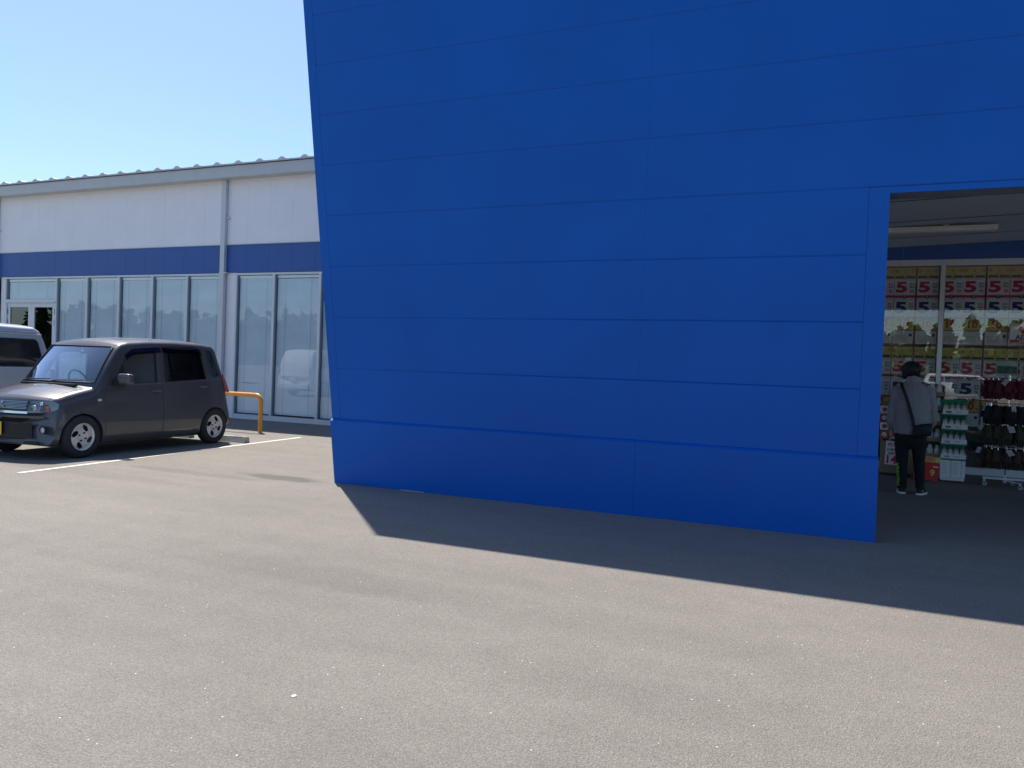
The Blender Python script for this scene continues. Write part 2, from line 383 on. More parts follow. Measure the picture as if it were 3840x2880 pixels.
# ================================================================== STORE
store = empty('store_building', (-15, YF, 0)); tag(store, 'long low white shop building with blue band, tall glazing and metal roof edge', 'building')
def st(mb, name, p=None): return under(mb, name, store) if p is None else None
w = MB(); WL, WR = -40.0, 12.0
ZB, ZS, ZT_ = 3.43, 4.095, 5.74
x = -20.74+.655*0.0
xs = []; k = -30
while x-.655 > WL: x -= .655
while x < WR: xs.append(x); x += .655
for a_, b_ in zip(xs, xs[1:]):
    if b_ < -6.4: panel(w, a_+.001, b_-.001, a_+.001, b_-.001, ZS, ZT_, YF, WHITE, c=.0018)
under(w, 'white_cladding', store)
w = MB()
for a_, b_ in zip(xs, xs[1:]): panel(w, a_+.001, b_-.001, a_+.001, b_-.001, ZB, ZS-.001, YF, STRIPE, c=.003)
under(w, 'blue_band', store)
w = MB(); w.box(WL, WR, YF+.012, YF+.16, ZB+.002, ZT_, WHITE); under(w, 'upper_wall', store)
w = MB(); w.box(WL, -6.0, YF-.02, YF-.003, ZS-.012, ZS+.004, FASCIA); 
for i in range(60):   # row of panel fixing bolts under the eave
    xx = -24+.42*i
    w.cyl((xx, YF-.022, ZT_-.045), (xx, YF-.001, ZT_-.045), .016, ALUD, 8)
under(w, 'panel_fixing', store)
# eave / fascia
EY = 13.85
w = MB(); w.prism([(EY, 5.60), (EY-.012, 5.85), (EY+.03, 5.88), (YF+.1, 5.88), (YF+.1, 5.62), (EY+.02, 5.60)], 'x', WL, -6.25, FASCIA)
w.box(WL, -6.25, EY-.03, EY+.02, 5.872, 5.895, ALUD)
under(w, 'fascia', store)
w = MB(); w.box(WL, WR, YF+.17, YF+.2, 5.6, 5.88, FASCIA)
rs = 5.895; sl = .05; YB = 34.0
rx = -20.31-.625*30; pts = []
v = []; f = []; i = 0
while rx < WR:
    pts += [(rx, 0), (rx+.42, 0), (rx+.46, .03), (rx+.50, .055), (rx+.58, .055), (rx+.61, .03)]; rx += .625
for (xx, h) in pts: v += [(xx, EY-.06, rs+h), (xx, YB, rs+h+sl*(YB-EY))]
f = [(2*i, 2*i+1, 2*i+3, 2*i+2) for i in range(len(pts)-1)]
RM = mat('roof_metal', (.62, .64, .66), .35, metal=.4, var=.05); w.add(v, f, RM)
for q in range(0, len(pts), 6):
    c6 = [(pts[q+k][0], EY-.058, rs+pts[q+k][1]) for k in (1, 2, 3, 4, 5)]+[(pts[q+5][0]+.015, EY-.058, rs)]
    w.add(c6, [(0, 1, 2, 3, 4, 5)], mat('roof_cap', (.62, .62, .63), .6))
w.prism([(EY-.062, rs-.002), (EY-.062, rs-.03), (EY-.05, rs-.03), (EY-.05, rs-.002)], 'x', WL, -6.25, FASCIA)
under(w, 'roof', store)
# columns
for cx in (-29.6, -21.72, -13.52, ):
    w = MB(); w.box(cx-.10, cx+.035, YF-.09, YF-.005, .0, 5.61, STEEL, ch=.006)
    w.box(cx+.03, cx+.12, YF-.06, YF-.02, 4.70, 4.73, STEEL); w.box(cx-.11, cx+.10, YF-.095, YF-.004, ZB-.02, ZB+.012, STEEL)
    under(w, 'column', store)
# low plinth strip in front of the glazing
# windows
def window(x0, x1, z0, z1, blind=True, sag=None, y=YF, glass_m=CLEAR, bot=.11, lean=0):
    fr = MB(); t = .045
    fr.box(x0, x0+t, y+.0, y+.085, z0, z1, ALU); fr.box(x1-.02, x1, y+.0, y+.085, z0, z1, ALU)
    fr.box(x0+t, x1-.02, y+.002, y+.085, z1-t, z1, ALU); fr.box(x0+t, x1-.02, y+.002, y+.085, z0, z0+bot, ALU)
    if bot > .08: fr.box(x0, x1, y-.03, y-.001, z0, z0+.03, ALU)
    fr.box(x0+t, x0+t+.012, y+.03, y+.08, z0+bot, z1-t, ALUD)
    F = under(fr, 'window', store)
    def sub(mb, nm):
        off = store.location; mb.v = [(v[0]-off.x, v[1]-off.y, v[2]-off.z) for v in mb.v]; return mb.build(nm, F)
    p = MB(); p.box(x0+t, x1-.02, y+.055, y+.063, z0+bot, z1-t, glass_m); p.v = [(a_, b_-lean*(c_-z0-bot), c_) for a_, b_, c_ in p.v]; sub(p, 'pane')
    if blind:
        b = MB(); a0, a1 = x0+t+.015+random.uniform(0, .008), x1-.03; zz = z1-t-.085-random.uniform(0, .02); yb = y+.10; n = 0
        b.box(a0-.002, a1+.002, yb-.02, yb+.02, z1-t-.07, z1-t-.012, BLIND)
        vs = []; fs = []
        while zz > z0+bot+.03:
            d0 = d1 = 0
            if sag and abs(zz-sag) < .03: d0 = -.02; d1 = .012
            tilt = .0125+.001*noise.noise((x0*3, zz*4, 1)); o_ = len(vs); K = 6
            for q in range(K+1):
                u = q/K; xx = a0+(a1-a0)*u; dz = .0012*noise.noise((xx*2, zz*6, 3))+(0 if not sag or zz > sag else -.018*math.sin(pi*min(1, u*1.5)) if abs(zz-sag) < .05 else 0)
                vs += [(xx, yb+.006, zz+tilt+dz), (xx, yb-.007, zz-tilt+dz)]
            for q in range(K): fs.append((o_+2*q, o_+2*q+1, o_+2*q+3, o_+2*q+2))
            zz -= .0255
        b.add(vs, fs, BLIND)
        for u in (.2, .8): b.box(a0+(a1-a0)*u-.002, a0+(a1-a0)*u+.002, yb-.016, yb-.014, z0+bot+.04, z1-t-.07, ALUD)
        sub(b, 'blind')
    return F
ML = [-19.375, -18.21, -17.05, -15.89, -14.745, -13.60]
for i, (a_, b_) in enumerate(zip(ML, ML[1:])): window(a_, b_, .0, 3.42, sag=(1.62 if i == 0 else None))
RX = [-13.20, -12.085, -10.79, -9.60, -8.40, -7.20, -6.0, -4.8]
for i, (a_, b_) in enumerate(zip(RX, RX[1:])): window(a_, b_, .0, 3.42, sag=(.86 if i == 0 else None), blind=(b_ < -5.5))
for a_, b_ in ((-24.2, -23.0), (-23.0, -21.82)): window(a_, b_, 0, 3.42)
for a_, b_ in ((-13.598, -13.20), (-21.62, -21.42), (WL, -24.2), (-4.8, -3.6), (6.4, WR)):
    w = MB(); w.box(a_, b_, YF+.03, YF+.12, 0, 3.43, WHITE); under(w, 'lower_wall', store)
# porch glazing with posters behind
PX = [-3.6, -2.3, -.99, .23, 1.45, 2.72, 3.95, 5.2, 6.4]
for a_, b_ in zip(PX, PX[1:]): window(a_+.0, b_, 0, 3.38, blind=False, glass_m=STORE_GLASS, lean=.0075)
w = MB(); w.box(-3.6, 6.4, YF+.002, YF+.11, 3.381, 3.43, ALU); under(w, 'head_rail', store)
# transom + doors
window(-21.42, -19.375, 2.72, 3.42, bot=.09)
for dx0, dx1, hx in ((-21.33, -20.345, -1), (-20.338, -19.385, 1)):
    dr = MB(); s_ = .12
    dr.box(dx0, dx0+s_, YF+.02, YF+.07, .02, 2.70, ALU); dr.box(dx1-s_, dx1, YF+.02, YF+.07, .02, 2.70, ALU)
    dr.box(dx0+s_, dx1-s_, YF+.021, YF+.07, 2.60, 2.70, ALU); dr.box(dx0+s_, dx1-s_, YF+.021, YF+.07, .02, .30, ALU)
    D = under(dr, 'door', store)
    off = store.location
    p = MB(); p.box(dx0+s_, dx1-s_, YF+.04, YF+.048, .30, 2.60, DARKG); p.v = [(v[0]-off.x, v[1]-off.y, v[2]) for v in p.v]; p.build('pane', D)
    hxx = dx0+.02 if hx < 0 else dx1-.02
    for z in (2.18, 2.48):
        p = MB(); p.cyl((hxx, YF+.008, z-.08), (hxx, YF+.008, z+.08), .011, ALUD); p.v = [(v[0]-off.x, v[1]-off.y, v[2]) for v in p.v]; p.build('hinge', D)
    p = MB(); q = dx1-.06 if hx < 0 else dx0+.06
    p.tube([(q, YF+.02, .9), (q, YF-.04, .92), (q, YF-.04, 1.28), (q, YF+.02, 1.3)], .012, ALU, 8); p.v = [(v[0]-off.x, v[1]-off.y, v[2]) for v in p.v]; p.build('handle', D)
w = MB(); w.box(-21.42, -21.332, YF, YF+.1, 0, 2.72, ALU); w.box(-19.384, -19.377, YF, YF+.1, 0, 2.71, ALU); w.box(-21.33, -19.386, YF+.01, YF+.1, 2.702, 2.719, ALU); under(w, 'door_frame', store)
# dark shop interior
w = MB(); w.box(WL, WR, 22, 22.2, 0, 4.2, INT); w.box(WL, WR, YF+.17, 22, 3.5, 3.6, INT); w.box(WL, WL+.2, YF+.17, 22, 0, 3.5, INT); w.box(WR-.2, WR, YF+.17, 22, 0, 3.5, INT)
w.box(-4.9, -4.8, YF+.17, 22, 0, 3.5, INT); under(w, 'interior_wall', store)
w = MB(); w.box(WL, WR, YF+.11, YB, .0, .02, mat('shop_floor', (.32, .31, .29), .4)); tag(w.build('floor'), kind='structure')
w = MB(); w.box(WL, WL+.2, YF+.2, YB, 0, 6, WHITE); w.box(WR-.2, WR, YF+.2, YB, 0, 6, WHITE); w.box(WL, WR, YB-.2, YB, 0, 6.6, WHITE); under(w, 'rear_wall', store)

# ================================================================== POSTERS
PW = mat('poster_white', (.80, .79, .77), .6); PY = mat('poster_yellow', (.66, .60, .16), .6); PR = mat('poster_red', (.62, .03, .06), .6)
PN = mat('poster_navy', (.025, .05, .19), .6); PK = mat('poster_black', (.03, .03, .04), .6); PB = mat('poster_border', (.40, .13, .20), .6); PG = mat('poster_grey', (.35, .36, .4), .6)
def make_poster():
    r_ = empty('sale_poster'); H_ = 1.285; w2 = .152
    a = MB(); a.box(-w2, w2, 0, .003, 0, H_, PB); a.build('backing', r_)
    a = MB(); y = -.0015
    a.box(-w2+.008, w2-.008, y, 0, 1.10, H_-.01, PY); a.build('yellow_panel', r_); a = MB()
    a.box(-w2+.008, w2-.008, y, 0, .255, .435, PY)
    a.build('yellow_panel', r_)
    a = MB()
    a.box(-w2+.008, w2-.008, y, 0, .82, 1.088, PW); a.build('white_panel', r_); a = MB(); a.box(-w2+.008, w2-.008, y, 0, .465, .775, PW); a.build('white_panel', r_); a = MB(); a.box(-w2+.008, w2-.008, y, 0, .02, .235, PW)
    a.build('white_panel', r_)
    a = MB(); a.box(-w2, w2, y-.001, 0, .782, .812, PR); a.build('red_bar', r_); a = MB(); a.box(-w2, w2, y-.001, 0, .438, .462, PR); a.build('red_bar', r_)
    y = -.0035
    def T(nm, *a_, **k_): m_ = MB(); m_.text(*a_, **k_); return m_.build(nm, r_)
    T('day_lettering', '金・土・日', 0, 1.215, .062, y, PR, .01, sx=.92); T('small_lettering', '店内で開催中', 0, 1.155, .022, y, PR, .01)
    T('numeral', '5', -.045, .945, .235, y, PR, .045, sx=1.42); T('unit', '倍', .098, .885, .062, y, PR, .02)
    T('numeral', '10', -.005, .338, .155, y, PR, .04); T('unit', '倍', .112, .30, .045, y, PR, .015)
    T('numeral', '5', -.045, .61, .235, y, PN, .045, sx=1.42); T('unit', '倍', .098, .57, .05, y, PN, .02)
    for z_ in (.9775, .649): T('lettering', '店内', .098, z_+.0225, .034, y, PN, .02); T('lettering', '商品', .098, z_-.0225, .034, y, PN, .02)
    for x_ in (-.0725, .0725): m_ = MB(); m_.box(x_-.0625, x_+.0625, y, -.0018, 1.105, 1.135, PK); m_.build('black_strip', r_)
    T('lettering', 'トライアルポイント', 0, 1.07, .026, y, PK, .01); T('lettering', '金・土・日のチャージで', 0, .752, .024, y, PK, .01)
    T('lettering', '最大に挑戦!!', 0, .412, .034, y, PK, .015); T('lettering', '必ず', -.118, .33, .024, y, PK, .01); T('lettering', 'ポイントについて', -.02, .215, .017, y, PG)
    m_ = MB(); m_.box(.085, .125, y, 0, .14, .185, PN); m_.build('blue_square', r_)
    a = MB()
    for k in range(6): a.box(-.12, .05+.008*(k % 3), y, -.0018, .15-.019*k, .156-.019*k, PG)
    a.build('lettering', r_)
    for z, c in ((.797, '+'), (.45, '=')):
        a = MB(); a.lathe([(.0001, -.004), (.030, -.004), (.030, 0)], (0, 0, z), 'y', PK if c == '+' else PW, 20); b_ = a.build('badge', r_)
        m = MB(); m.text(c, 0, z+.004, .06, -.0055, PW if c == '+' else PK, .03); m.build('sign_mark', b_)
    return r_
px = [.612, .928, 1.265, 1.612, 1.918, 2.254, 2.572, 2.90]
ordn = ['first', 'second', 'third', 'fourth', 'fifth', 'sixth', 'seventh', 'eighth']
proto = make_poster(); first = True
for row, zt_ in ((0, 3.335), (1, 2.025)):
    for i, xx in enumerate(px):
        o = proto if first else dup(proto)
        first = False
        o.location = (xx, YF+.135, zt_-1.285-.002*random.random()); o.rotation_euler = (0, R(random.uniform(-.3, .3)), 0); o.scale = (1.06, 1, 1)
        tag(o, 'tall yellow and white sale poster, %s row, %s along from the blue wall' % (('upper', 'lower')[row], ordn[i]), 'poster', 'sale posters in the shop window')
# AED sticker on the glass
ae = empty('aed_sign', (2.60, YF+.046, 2.24)); tag(ae, 'pale AED notice with a red heart stuck on the shop window', 'sign')
a = MB(); a.box(-.175, .175, 0, .002, -.13, .17, PW); a.build('sheet', ae)
a = MB(); hp = []
for k in range(40):
    t_ = 2*pi*k/40; hp.append((.0042*16*sin(t_)**3, .07+.0042*(13*cos(t_)-5*cos(2*t_)-2*cos(3*t_)-cos(4*t_))))
a.prism(hp, 'y', -.002, -.0005, PR); a.build('heart', ae)
a = MB(); a.text('AED', 0, -.045, .10, -.002, PN, .03); a.box(-.17, .17, -.002, -.0005, -.125, -.08, PR); a.text('設置店', 0, -.103, .036, -.003, PW, .01); a.build('lettering', ae)

# ================================================================== CARS
def shear(x, y, P):
    k = P['shear']*(abs(x)/P['hw'])**2.6
    t_ = interp(y, [(P['y0'], 1), (P['y0']+.45, .75), (P['y0']+.9, .35), (P['y0']+1.3, 0)])
    k2 = -P['rshear']*(abs(x)/P['hw'])**3*interp(y, [(P['y1']-.4, 0), (P['y1'], 1)])
    return k*t_+k2
def section(y, P, off=0):
    w = interp(y, P['w'])+off; zb = interp(y, P['zb'])-off*.3; zc = interp(y, P['zc'])+off; zB = interp(y, P['belt'])
    ze = zc-interp(y, P['crown']); zB_ = min(zB, ze-.10); zB_ = max(zB_, zb+.15) if ze-.1 > zb+.15 else ze-.06
    wt = P['wroof']+off; ztop = P['zroof']
    def ws(z):
        if z <= zB_: # gentle barrel below the belt
            t_ = (z-zb)/(max(zB_-zb, .01)); return w-.035*(max(0, t_-.35)/.65)**2-.03*max(0, .25-t_)/.25
        t_ = min(1, (z-zB)/(ztop-zB)) if z > zB else 0
        base = w-.035-.012*min(1, (z-zB_)/.03)
        return base+(wt-(w-.047))*t_
    r_ = .075 if ze > zB+.2 else .07
    s = [(0, zb), (w*.5, zb), (w*.86, zb), (ws(zb)-.02, zb+.005), (ws(zb), zb+.03)]
    n1 = 10
    for i in range(1, n1+1): z = zb+.03+(zB_-zb-.03)*i/n1; s.append((ws(z), z))
    zr = max(ze-r_*.8, zB_+.02); s.append((ws(zB_)-.010, zB_+.012 if zB_+.012 < zr else zB_+.005))
    n2 = 7
    for i in range(1, n2+1): z = zB_+.012+(zr-zB_-.012)*i/n2; s.append((ws(z), z))
    wr = ws(zr)
    for a_ in (20, 40, 60, 80): s.append((wr-r_*(1-cos(R(a_))), zr+(ze-zr)*sin(R(a_))))
    wx = wr-r_*(1-cos(R(80)))
    for u in (.75, .5, .25, 0): s.append((wx*u, ze+(zc-ze)*(1-u*u)))
    return s
def sideX(y, z, P, off=0):
    s = section(y, P, off)[4:23]
    for (x0, z0), (x1, z1) in zip(s, s[1:]):
        if z0 <= z <= z1 and z1 > z0: return x0+(x1-x0)*(z-z0)/(z1-z0)
    return s[-1][0]
def shell(P, off=0, m=None, ys=None):
    mb = MB(); rings = []
    for y in (ys or P['ys']):
        s = section(y, P, off); e = 0
        if y == P['ys'][0]: e = -off
        if y == P['ys'][-1]: e = off
        ring = [(x, y+e+shear(x, y, P), z) for x, z in s]+[(-x, y+e+shear(x, y, P), z) for x, z in s[-2:0:-1]]
        rings.append(ring)
    mb.loft(rings, m or P['paint'], caps=True); return mb
def frange(a, b, st_):
    n = max(1, round((b-a)/st_)); return [a+(b-a)*i/n for i in range(n+1)]
def pane(P, poly, side, off, m, th=.004):
    mb = MB(); c = (sum(p[0] for p in poly)/len(poly), sum(p[1] for p in poly)/len(poly)); pts = [c]+list(poly)
    dense = []
    for (a, b), (c2, d) in zip(poly, poly[1:]+poly[:1]):
        for i in range(4): dense.append((a+(c2-a)*i/4, b+(d-b)*i/4))
    n = len(dense); vs = []
    for (y, z) in [c]+[((y+c[0])/2, (z+c[1])/2) for y, z in dense]+dense:
        vs.append((side*(sideX(y, z, P)+off), y+shear(sideX(y, z, P), y, P), z))
    fs = [(0, 1+i, 1+(i+1) % n) for i in range(n)]+[(1+i, 1+n+i, 1+n+(i+1) % n, 1+(i+1) % n) for i in range(n)]
    mb.add(vs, fs, m, True); return mb
def outline(P, poly, side, off, r_, m, closed=True):
    pts = []
    L_ = poly[1:]+poly[:1] if closed else poly[1:]
    for (a, b), (c2, d) in zip(poly, L_):
        for i in range(5): pts.append((a+(c2-a)*i/5, b+(d-b)*i/5))
    if not closed: pts.append(poly[-1])
    mb = MB(); mb.tube([(side*(sideX(y, z, P)+off), y+shear(sideX(y, z, P), y, P), z) for y, z in pts], r_, m, 6, closed=closed); return mb
def roundpoly(poly, r_=.04, n=3):
    out = []; k = len(poly)
    for i in range(k):
        p = Vector(poly[i]); a = Vector(poly[i-1]); b = Vector(poly[(i+1) % k]); da = (a-p); db = (b-p)
        ra = min(r_, da.length*.45); rb = min(r_, db.length*.45); s_ = p+da.normalized()*ra; e = p+db.normalized()*rb
        for j in range(n+1): t_ = j/n; q = s_*(1-t_)**2+p*2*t_*(1-t_)+e*t_*t_; out.append((q.x, q.y))
    return out
def make_wheel(parent, x, y, r_, side, rr, alloy=True):
    W_ = .15
    a = MB(); pr = [(rr, -W_/2), (rr+.01, -W_/2-.002), (rr+.03, -W_/2-.008), (r_-.03, -W_/2-.005), (r_-.008, -W_/2+.012), (r_, -W_/2+.035), (r_, W_/2-.035), (r_-.008, W_/2-.012), (r_-.03, W_/2+.005), (rr+.03, W_/2+.008), (rr+.01, W_/2+.002), (rr, W_/2)]
    a.lathe(pr, (0, 0, 0), 'x', RUBBER, 48); t_ = a.build('wheel', parent); t_.location = (x, y, r_)
    b = MB(); rad = [.001, .035, .05, .062]+[.074+.0072*q for q in range(12)]+[rr-.018, rr-.010, rr-.004, rr+.002]; n = 96
    fx = W_/2-.012
    sc = rr/.178
    hgt = [fx-.012, fx-.012, fx-.010, fx-.005]+[fx-.003-.011*(q/11)**2 for q in range(12)]+[fx-.006, fx+.006, fx+.006, fx-.006]
    vs = []; fs = []
    for q, (ra, h) in enumerate(zip(rad, hgt)):
        if q < 16: ra *= sc
        for k in range(n):
            an = 2*pi*k/n; vs.append((side*h, ra*cos(an), ra*sin(an)))
    for q in range(len(rad)-1):
        for k in range(n):
            an = (360*(k+.5)/n-22+90) % 90-45; rm_ = (rad[q]+rad[q+1])/2
            hole = alloy and 4 <= q < 15 and abs(rm_-.115) < .036 and abs(an-(rm_-.115)*260) < 21*math.sqrt(1-((rm_-.115)/.036)**2)
            if not alloy: hole = 6 <= q < 12 and (360*(k+.5)/n) % 45 < 22
            if not hole: fs.append((q*n+k, q*n+(k+1) % n, (q+1)*n+(k+1) % n, (q+1)*n+k))
    b.add(vs, fs, SILV, True); rm = b.build('rim', t_)
    c = MB(); c.lathe([(.001, side*.02), (rr-.01, side*.02), (rr, side*.05)], (0, 0, 0), 'x', BLACK, 32)
    for k in range(4):
        an = R(45+90*k+20); c.cyl((side*(fx-.02), .056*cos(an), .056*sin(an)), (side*(fx+.004), .056*cos(an), .056*sin(an)), .0125, BLACK, 10)
    c.build('wheel_nut', t_)
    return t_

# ---------- the grey kei car
K = dict(hw=.75, paint=KEI, shear=.22, rshear=.05, y0=-.64, y1=2.86, wroof=.645, zroof=1.60,
  w=[(-.64, .70), (-.5, .735), (-.2, .75), (2.4, .75), (2.86, .735)],
  zb=[(-.64, .20), (-.2, .17), (0, .18), (2.5, .19), (2.7, .24), (2.86, .30)],
  zc=[(-.64, .66), (-.625, .74), (-.59, .80), (-.54, .835), (-.4, .885), (-.2, .935), (.0, .975), (.05, .99), (.30, 1.30), (.52, 1.545), (.60, 1.60), (.75, 1.635), (1.1, 1.665), (1.6, 1.68), (2.2, 1.67), (2.44, 1.65), (2.50, 1.60), (2.60, 1.36), (2.70, 1.12), (2.78, .90), (2.84, .70), (2.86, .56)],
  belt=[(-.6, .80), (0, .93), (.4, .965), (1.4, 1.0), (2.4, 1.045), (2.86, 1.06)],
  crown=[(-.64, .03), (.0, .045), (.3, .05), (.6, .045), (2.4, .045), (2.86, .03)])
K['ys'] = sorted(set([round(v, 4) for v in frange(-.64, -.5, .0125)+frange(-.5, .0, .05)+frange(0, .8, .025)+frange(.8, 2.4, .1)+frange(2.4, 2.86, .02)]))
KA = R(3.2)
def kei_car(root_loc, rz, label, paint=None, group=None):
    P = dict(K)
    if paint: P['paint'] = paint
    car = empty('parked_car', root_loc, rz); tag(car, label, 'car', group)
    winF = [(.44, 1.005), (.68, 1.40), (.80, 1.475), (1.235, 1.515), (1.235, 1.005)]
    winR = [(1.385, 1.01), (1.385, 1.525), (2.06, 1.545), (2.16, 1.49), (2.27, 1.06)]
    winQ = roundpoly([(2.26, 1.53), (2.40, 1.53), (2.60, 1.12), (2.45, 1.075), (2.36, 1.16)], .05)
    body = shell(P).build('body', car)
    cav = shell(P, -.045, SEAT)
    cutters = [('DIFFERENCE', None)]
    # cabin cavity = inner shell limited to the cabin
    cv = cav.build('cav'); bx_ = MB(); bx_.box(-.8, .8, .02, 2.52, .50, 1.9, SEAT)
    boolop(cv, [('INTERSECT', bx_)])
    cutp = []
    for poly in (winF, winR, winQ): c = MB(); c.prism(poly, 'x', -1.2, 1.2, SEAT); cutp.append(c)
    wsx = MB(); wsx.prism([(-.645, 1.015), (.645, 1.015), (.575, 1.50), (.50, 1.515), (-.50, 1.515), (-.575, 1.50)], 'y', -.3, .72, SEAT)
    rwx = MB(); rwx.prism([(-.58, 1.10), (.58, 1.10), (.54, 1.50), (-.54, 1.50)], 'y', 2.3, 3.1, SEAT)
    arch = []
    for yc in (-.06, 2.45):
        for s_ in (-1, 1): c = MB(); c.lathe([(.001, -.3), (.325, -.3), (.325, .3), (.001, .3)], (s_*.80, yc, .275), 'x', BLACK, 40, caps=True); arch.append(c)
    weld(body); weld(cv); bpy.context.view_layer.update(); cv.matrix_world = body.matrix_world.copy(); md = body.modifiers.new('c', 'BOOLEAN'); md.operation = 'DIFFERENCE'; md.object = cv; md.solver = 'EXACT'; evalmesh(body); bpy.data.objects.remove(cv)
    boolop(body, [('DIFFERENCE', c) for c in cutp+[wsx, rwx]+arch]); smooth_angle(body, 32)
    # doors
    doorF = [(.30, .90), (.295, .28), (1.325, .27), (1.325, 1.56), (.80, 1.55), (.62, 1.42), (.36, 1.00)]
    doorR = [(1.335, .27), (1.93, .26), (2.06, .36), (2.13, .50), (2.22, .62), (2.30, .72), (2.335, 1.05), (2.22, 1.53), (2.10, 1.585), (1.335, 1.565)]
    for s_ in (1, -1):
        for poly, winp, hy in ((doorF, winF, 1.20), (doorR, winR, 2.17)):
            d = shell(P, .005).build('door', car); pr = MB(); pr.prism(poly, 'x', s_*.50, s_*1.0, P['paint']); inn = shell(P, -.03)
            wp = MB(); wp.prism(winp, 'x', s_*.4, s_*1.2, P['paint'])
            boolop(d, [('INTERSECT', pr), ('DIFFERENCE', inn), ('DIFFERENCE', wp)]); smooth_angle(d, 32)
            zh = .885 if poly is doorF else .94; xh = sideX(hy, zh, P)
            h = MB(); h.tube([(s_*(xh+.002), hy-.085, zh), (s_*(xh+.022), hy-.06, zh), (s_*(xh+.024), hy+.05, zh-.002), (s_*(xh+.002), hy+.085, zh)], [.012, .02, .02, .012], P['paint'], 10)
            h.build('handle', d)
        def cp(mb, nm): return mb.build(nm, car)
        cp(pane(P, winF, s_, -.014, SIDEG), 'side_window'); cp(pane(P, winR, s_, -.014, DARKG), 'side_window'); cp(pane(P, winQ, s_, -.004, DARKG), 'quarter_window')
        for wn in (winF, winR): cp(outline(P, wn, s_, .004, .008, BLACK), 'window_seal')
        for wn in ([(.66, 1.40), (.79, 1.485), (1.31, 1.53)], [(1.35, 1.53), (2.06, 1.555), (2.17, 1.50)]):
            v = MB(); vs = []; m_ = 12
            for i in range(m_+1):
                u = i/m_; y = wn[0][0]+(wn[2][0]-wn[0][0])*u; z = interp(y, wn); xx = sideX(y, z, P)
                vs += [(s_*(xx+.008), y+shear(xx, y, P), z+.012), (s_*(xx+.034), y+shear(xx, y, P), z-.045), (s_*(xx+.036), y+shear(xx, y, P), z-.075)]
            v.add(vs, [f_ for i in range(m_) for f_ in ((3*i, 3*i+1, 3*i+4, 3*i+3), (3*i+1, 3*i+2, 3*i+5, 3*i+4))], VISOR, True); cp(v, 'rain_visor')
        # mirror
        mr = MB(); bm = bmesh.new(); bmesh.ops.create_uvsphere(bm, u_segments=32, v_segments=20, radius=1)
        for v in bm.verts:
            q = [abs(k)**.45*(1 if k > 0 else -1) for k in v.co]; v.co = Vector((s_*(.86+.105*q[0]), .50+.055*q[1]+.02*q[0], 1.065+.078*q[2]))
        mr.bm(bm, P['paint'], True); mo = cp(mr, 'wing_mirror')
        ar = MB(); ar.prism([(.40, .965), (.58, .965), (.52, 1.03), (.43, 1.06)], 'x', s_*.70, s_*.80, BLACK); ar.build('mirror_arm', mo)
        # headlight
        hl = MB(); vs = []; cols = 12; rows = 6
        for i in range(cols+1):
            for j in range(rows+1):
                u = i/cols; x = .40+.312*u+.02*(j/rows)*(1-u); zlo = .612+.022*u+.035*u**8; zhi = .762+.012*u-.045*u**8; z = zlo+(zhi-zlo)*j/rows
                yb = interp(z, [(.60, -.655), (.70, -.638), (.78, -.612)])
                y = yb+shear(x, yb, P)*1.05+.02*max(0, u-.8)*5*.6
                vs.append((s_*x, y-.006, z))
        fs = [(i*(rows+1)+j, (i+1)*(rows+1)+j, (i+1)*(rows+1)+j+1, i*(rows+1)+j+1) for i in range(cols) for j in range(rows)]
        hl.add(vs, fs, LENS, True); H_ = cp(hl, 'headlight')
        bk = MB(); bk.add([(x, y+.014 if True else y, z) for x, y, z in vs], fs, mat('reflector', (.30, .32, .33), .3, metal=.6), True); bk.build('reflector', H_)
        bb = MB()
        for (x, z, r_, m_) in ((.47, .675, .042, SILV), (.615, .665, .036, ORL), (.56, .735, .022, CHROME)):
            yy = -.64+shear(x, -.62, P); bb.lathe([(.001, .0), (r_*.7, .0), (r_, -.01), (r_, .01)], (s_*x, yy+.003, z), 'y', m_, 20)
        bb.build('bulb', H_)
        # fog lamp
        yy = -.655+shear(.60, -.64, P); fo = MB(); fo.lathe([(.058, -.006), (.052, -.010), (.045, .004), (.001, .004)], (s_*.585, yy, .405), 'y', mat('fog_bezel', (.05, .05, .055), .4), 24); fo.lathe([(.034, -.002), (.02, -.006), (.001, -.008)], (s_*.585, yy, .395), 'y', SILV, 20); cp(fo, 'fog_lamp')
        sm = MB(); bm = bmesh.new(); bmesh.ops.create_uvsphere(bm, u_segments=16, v_segments=8, radius=1)
        xx = sideX(.2, .775, P)
        for v in bm.verts: v.co = Vector((s_*(xx+v.co.x*.010), .20+v.co.y*.036, .775+v.co.z*.018))
        sm.bm(bm, mat('clear_lens', (.6, .6, .55), .2), True); cp(sm, 'side_indicator')
        tl = MB(); vs = []
        for j in range(9):
            z = .84+.30*j/8; yr = interp(-z, [(-1.36, 2.60), (-1.12, 2.70), (-.90, 2.78), (-.70, 2.84)])
            for i in range(4):
                y = yr-.075+.075*i/3+.004; xx = max(.60, sideX(min(y, 2.60), z, P)-.02*(i/3)**3) if i < 4 else .6
                vs.append((s_*(xx+.012), y, z))
            vs.append((s_*.56, yr+.012, z))
        tl.add(vs, [(5*j+i, 5*j+i+1, 5*j+i+6, 5*j+i+5) for j in range(8) for i in range(4)], REDL, True); cp(tl, 'tail_light')
        make_wheel(car, s_*.675, -.06, .287, s_, .188); make_wheel(car, s_*.675, 2.45, .287, s_, .188)
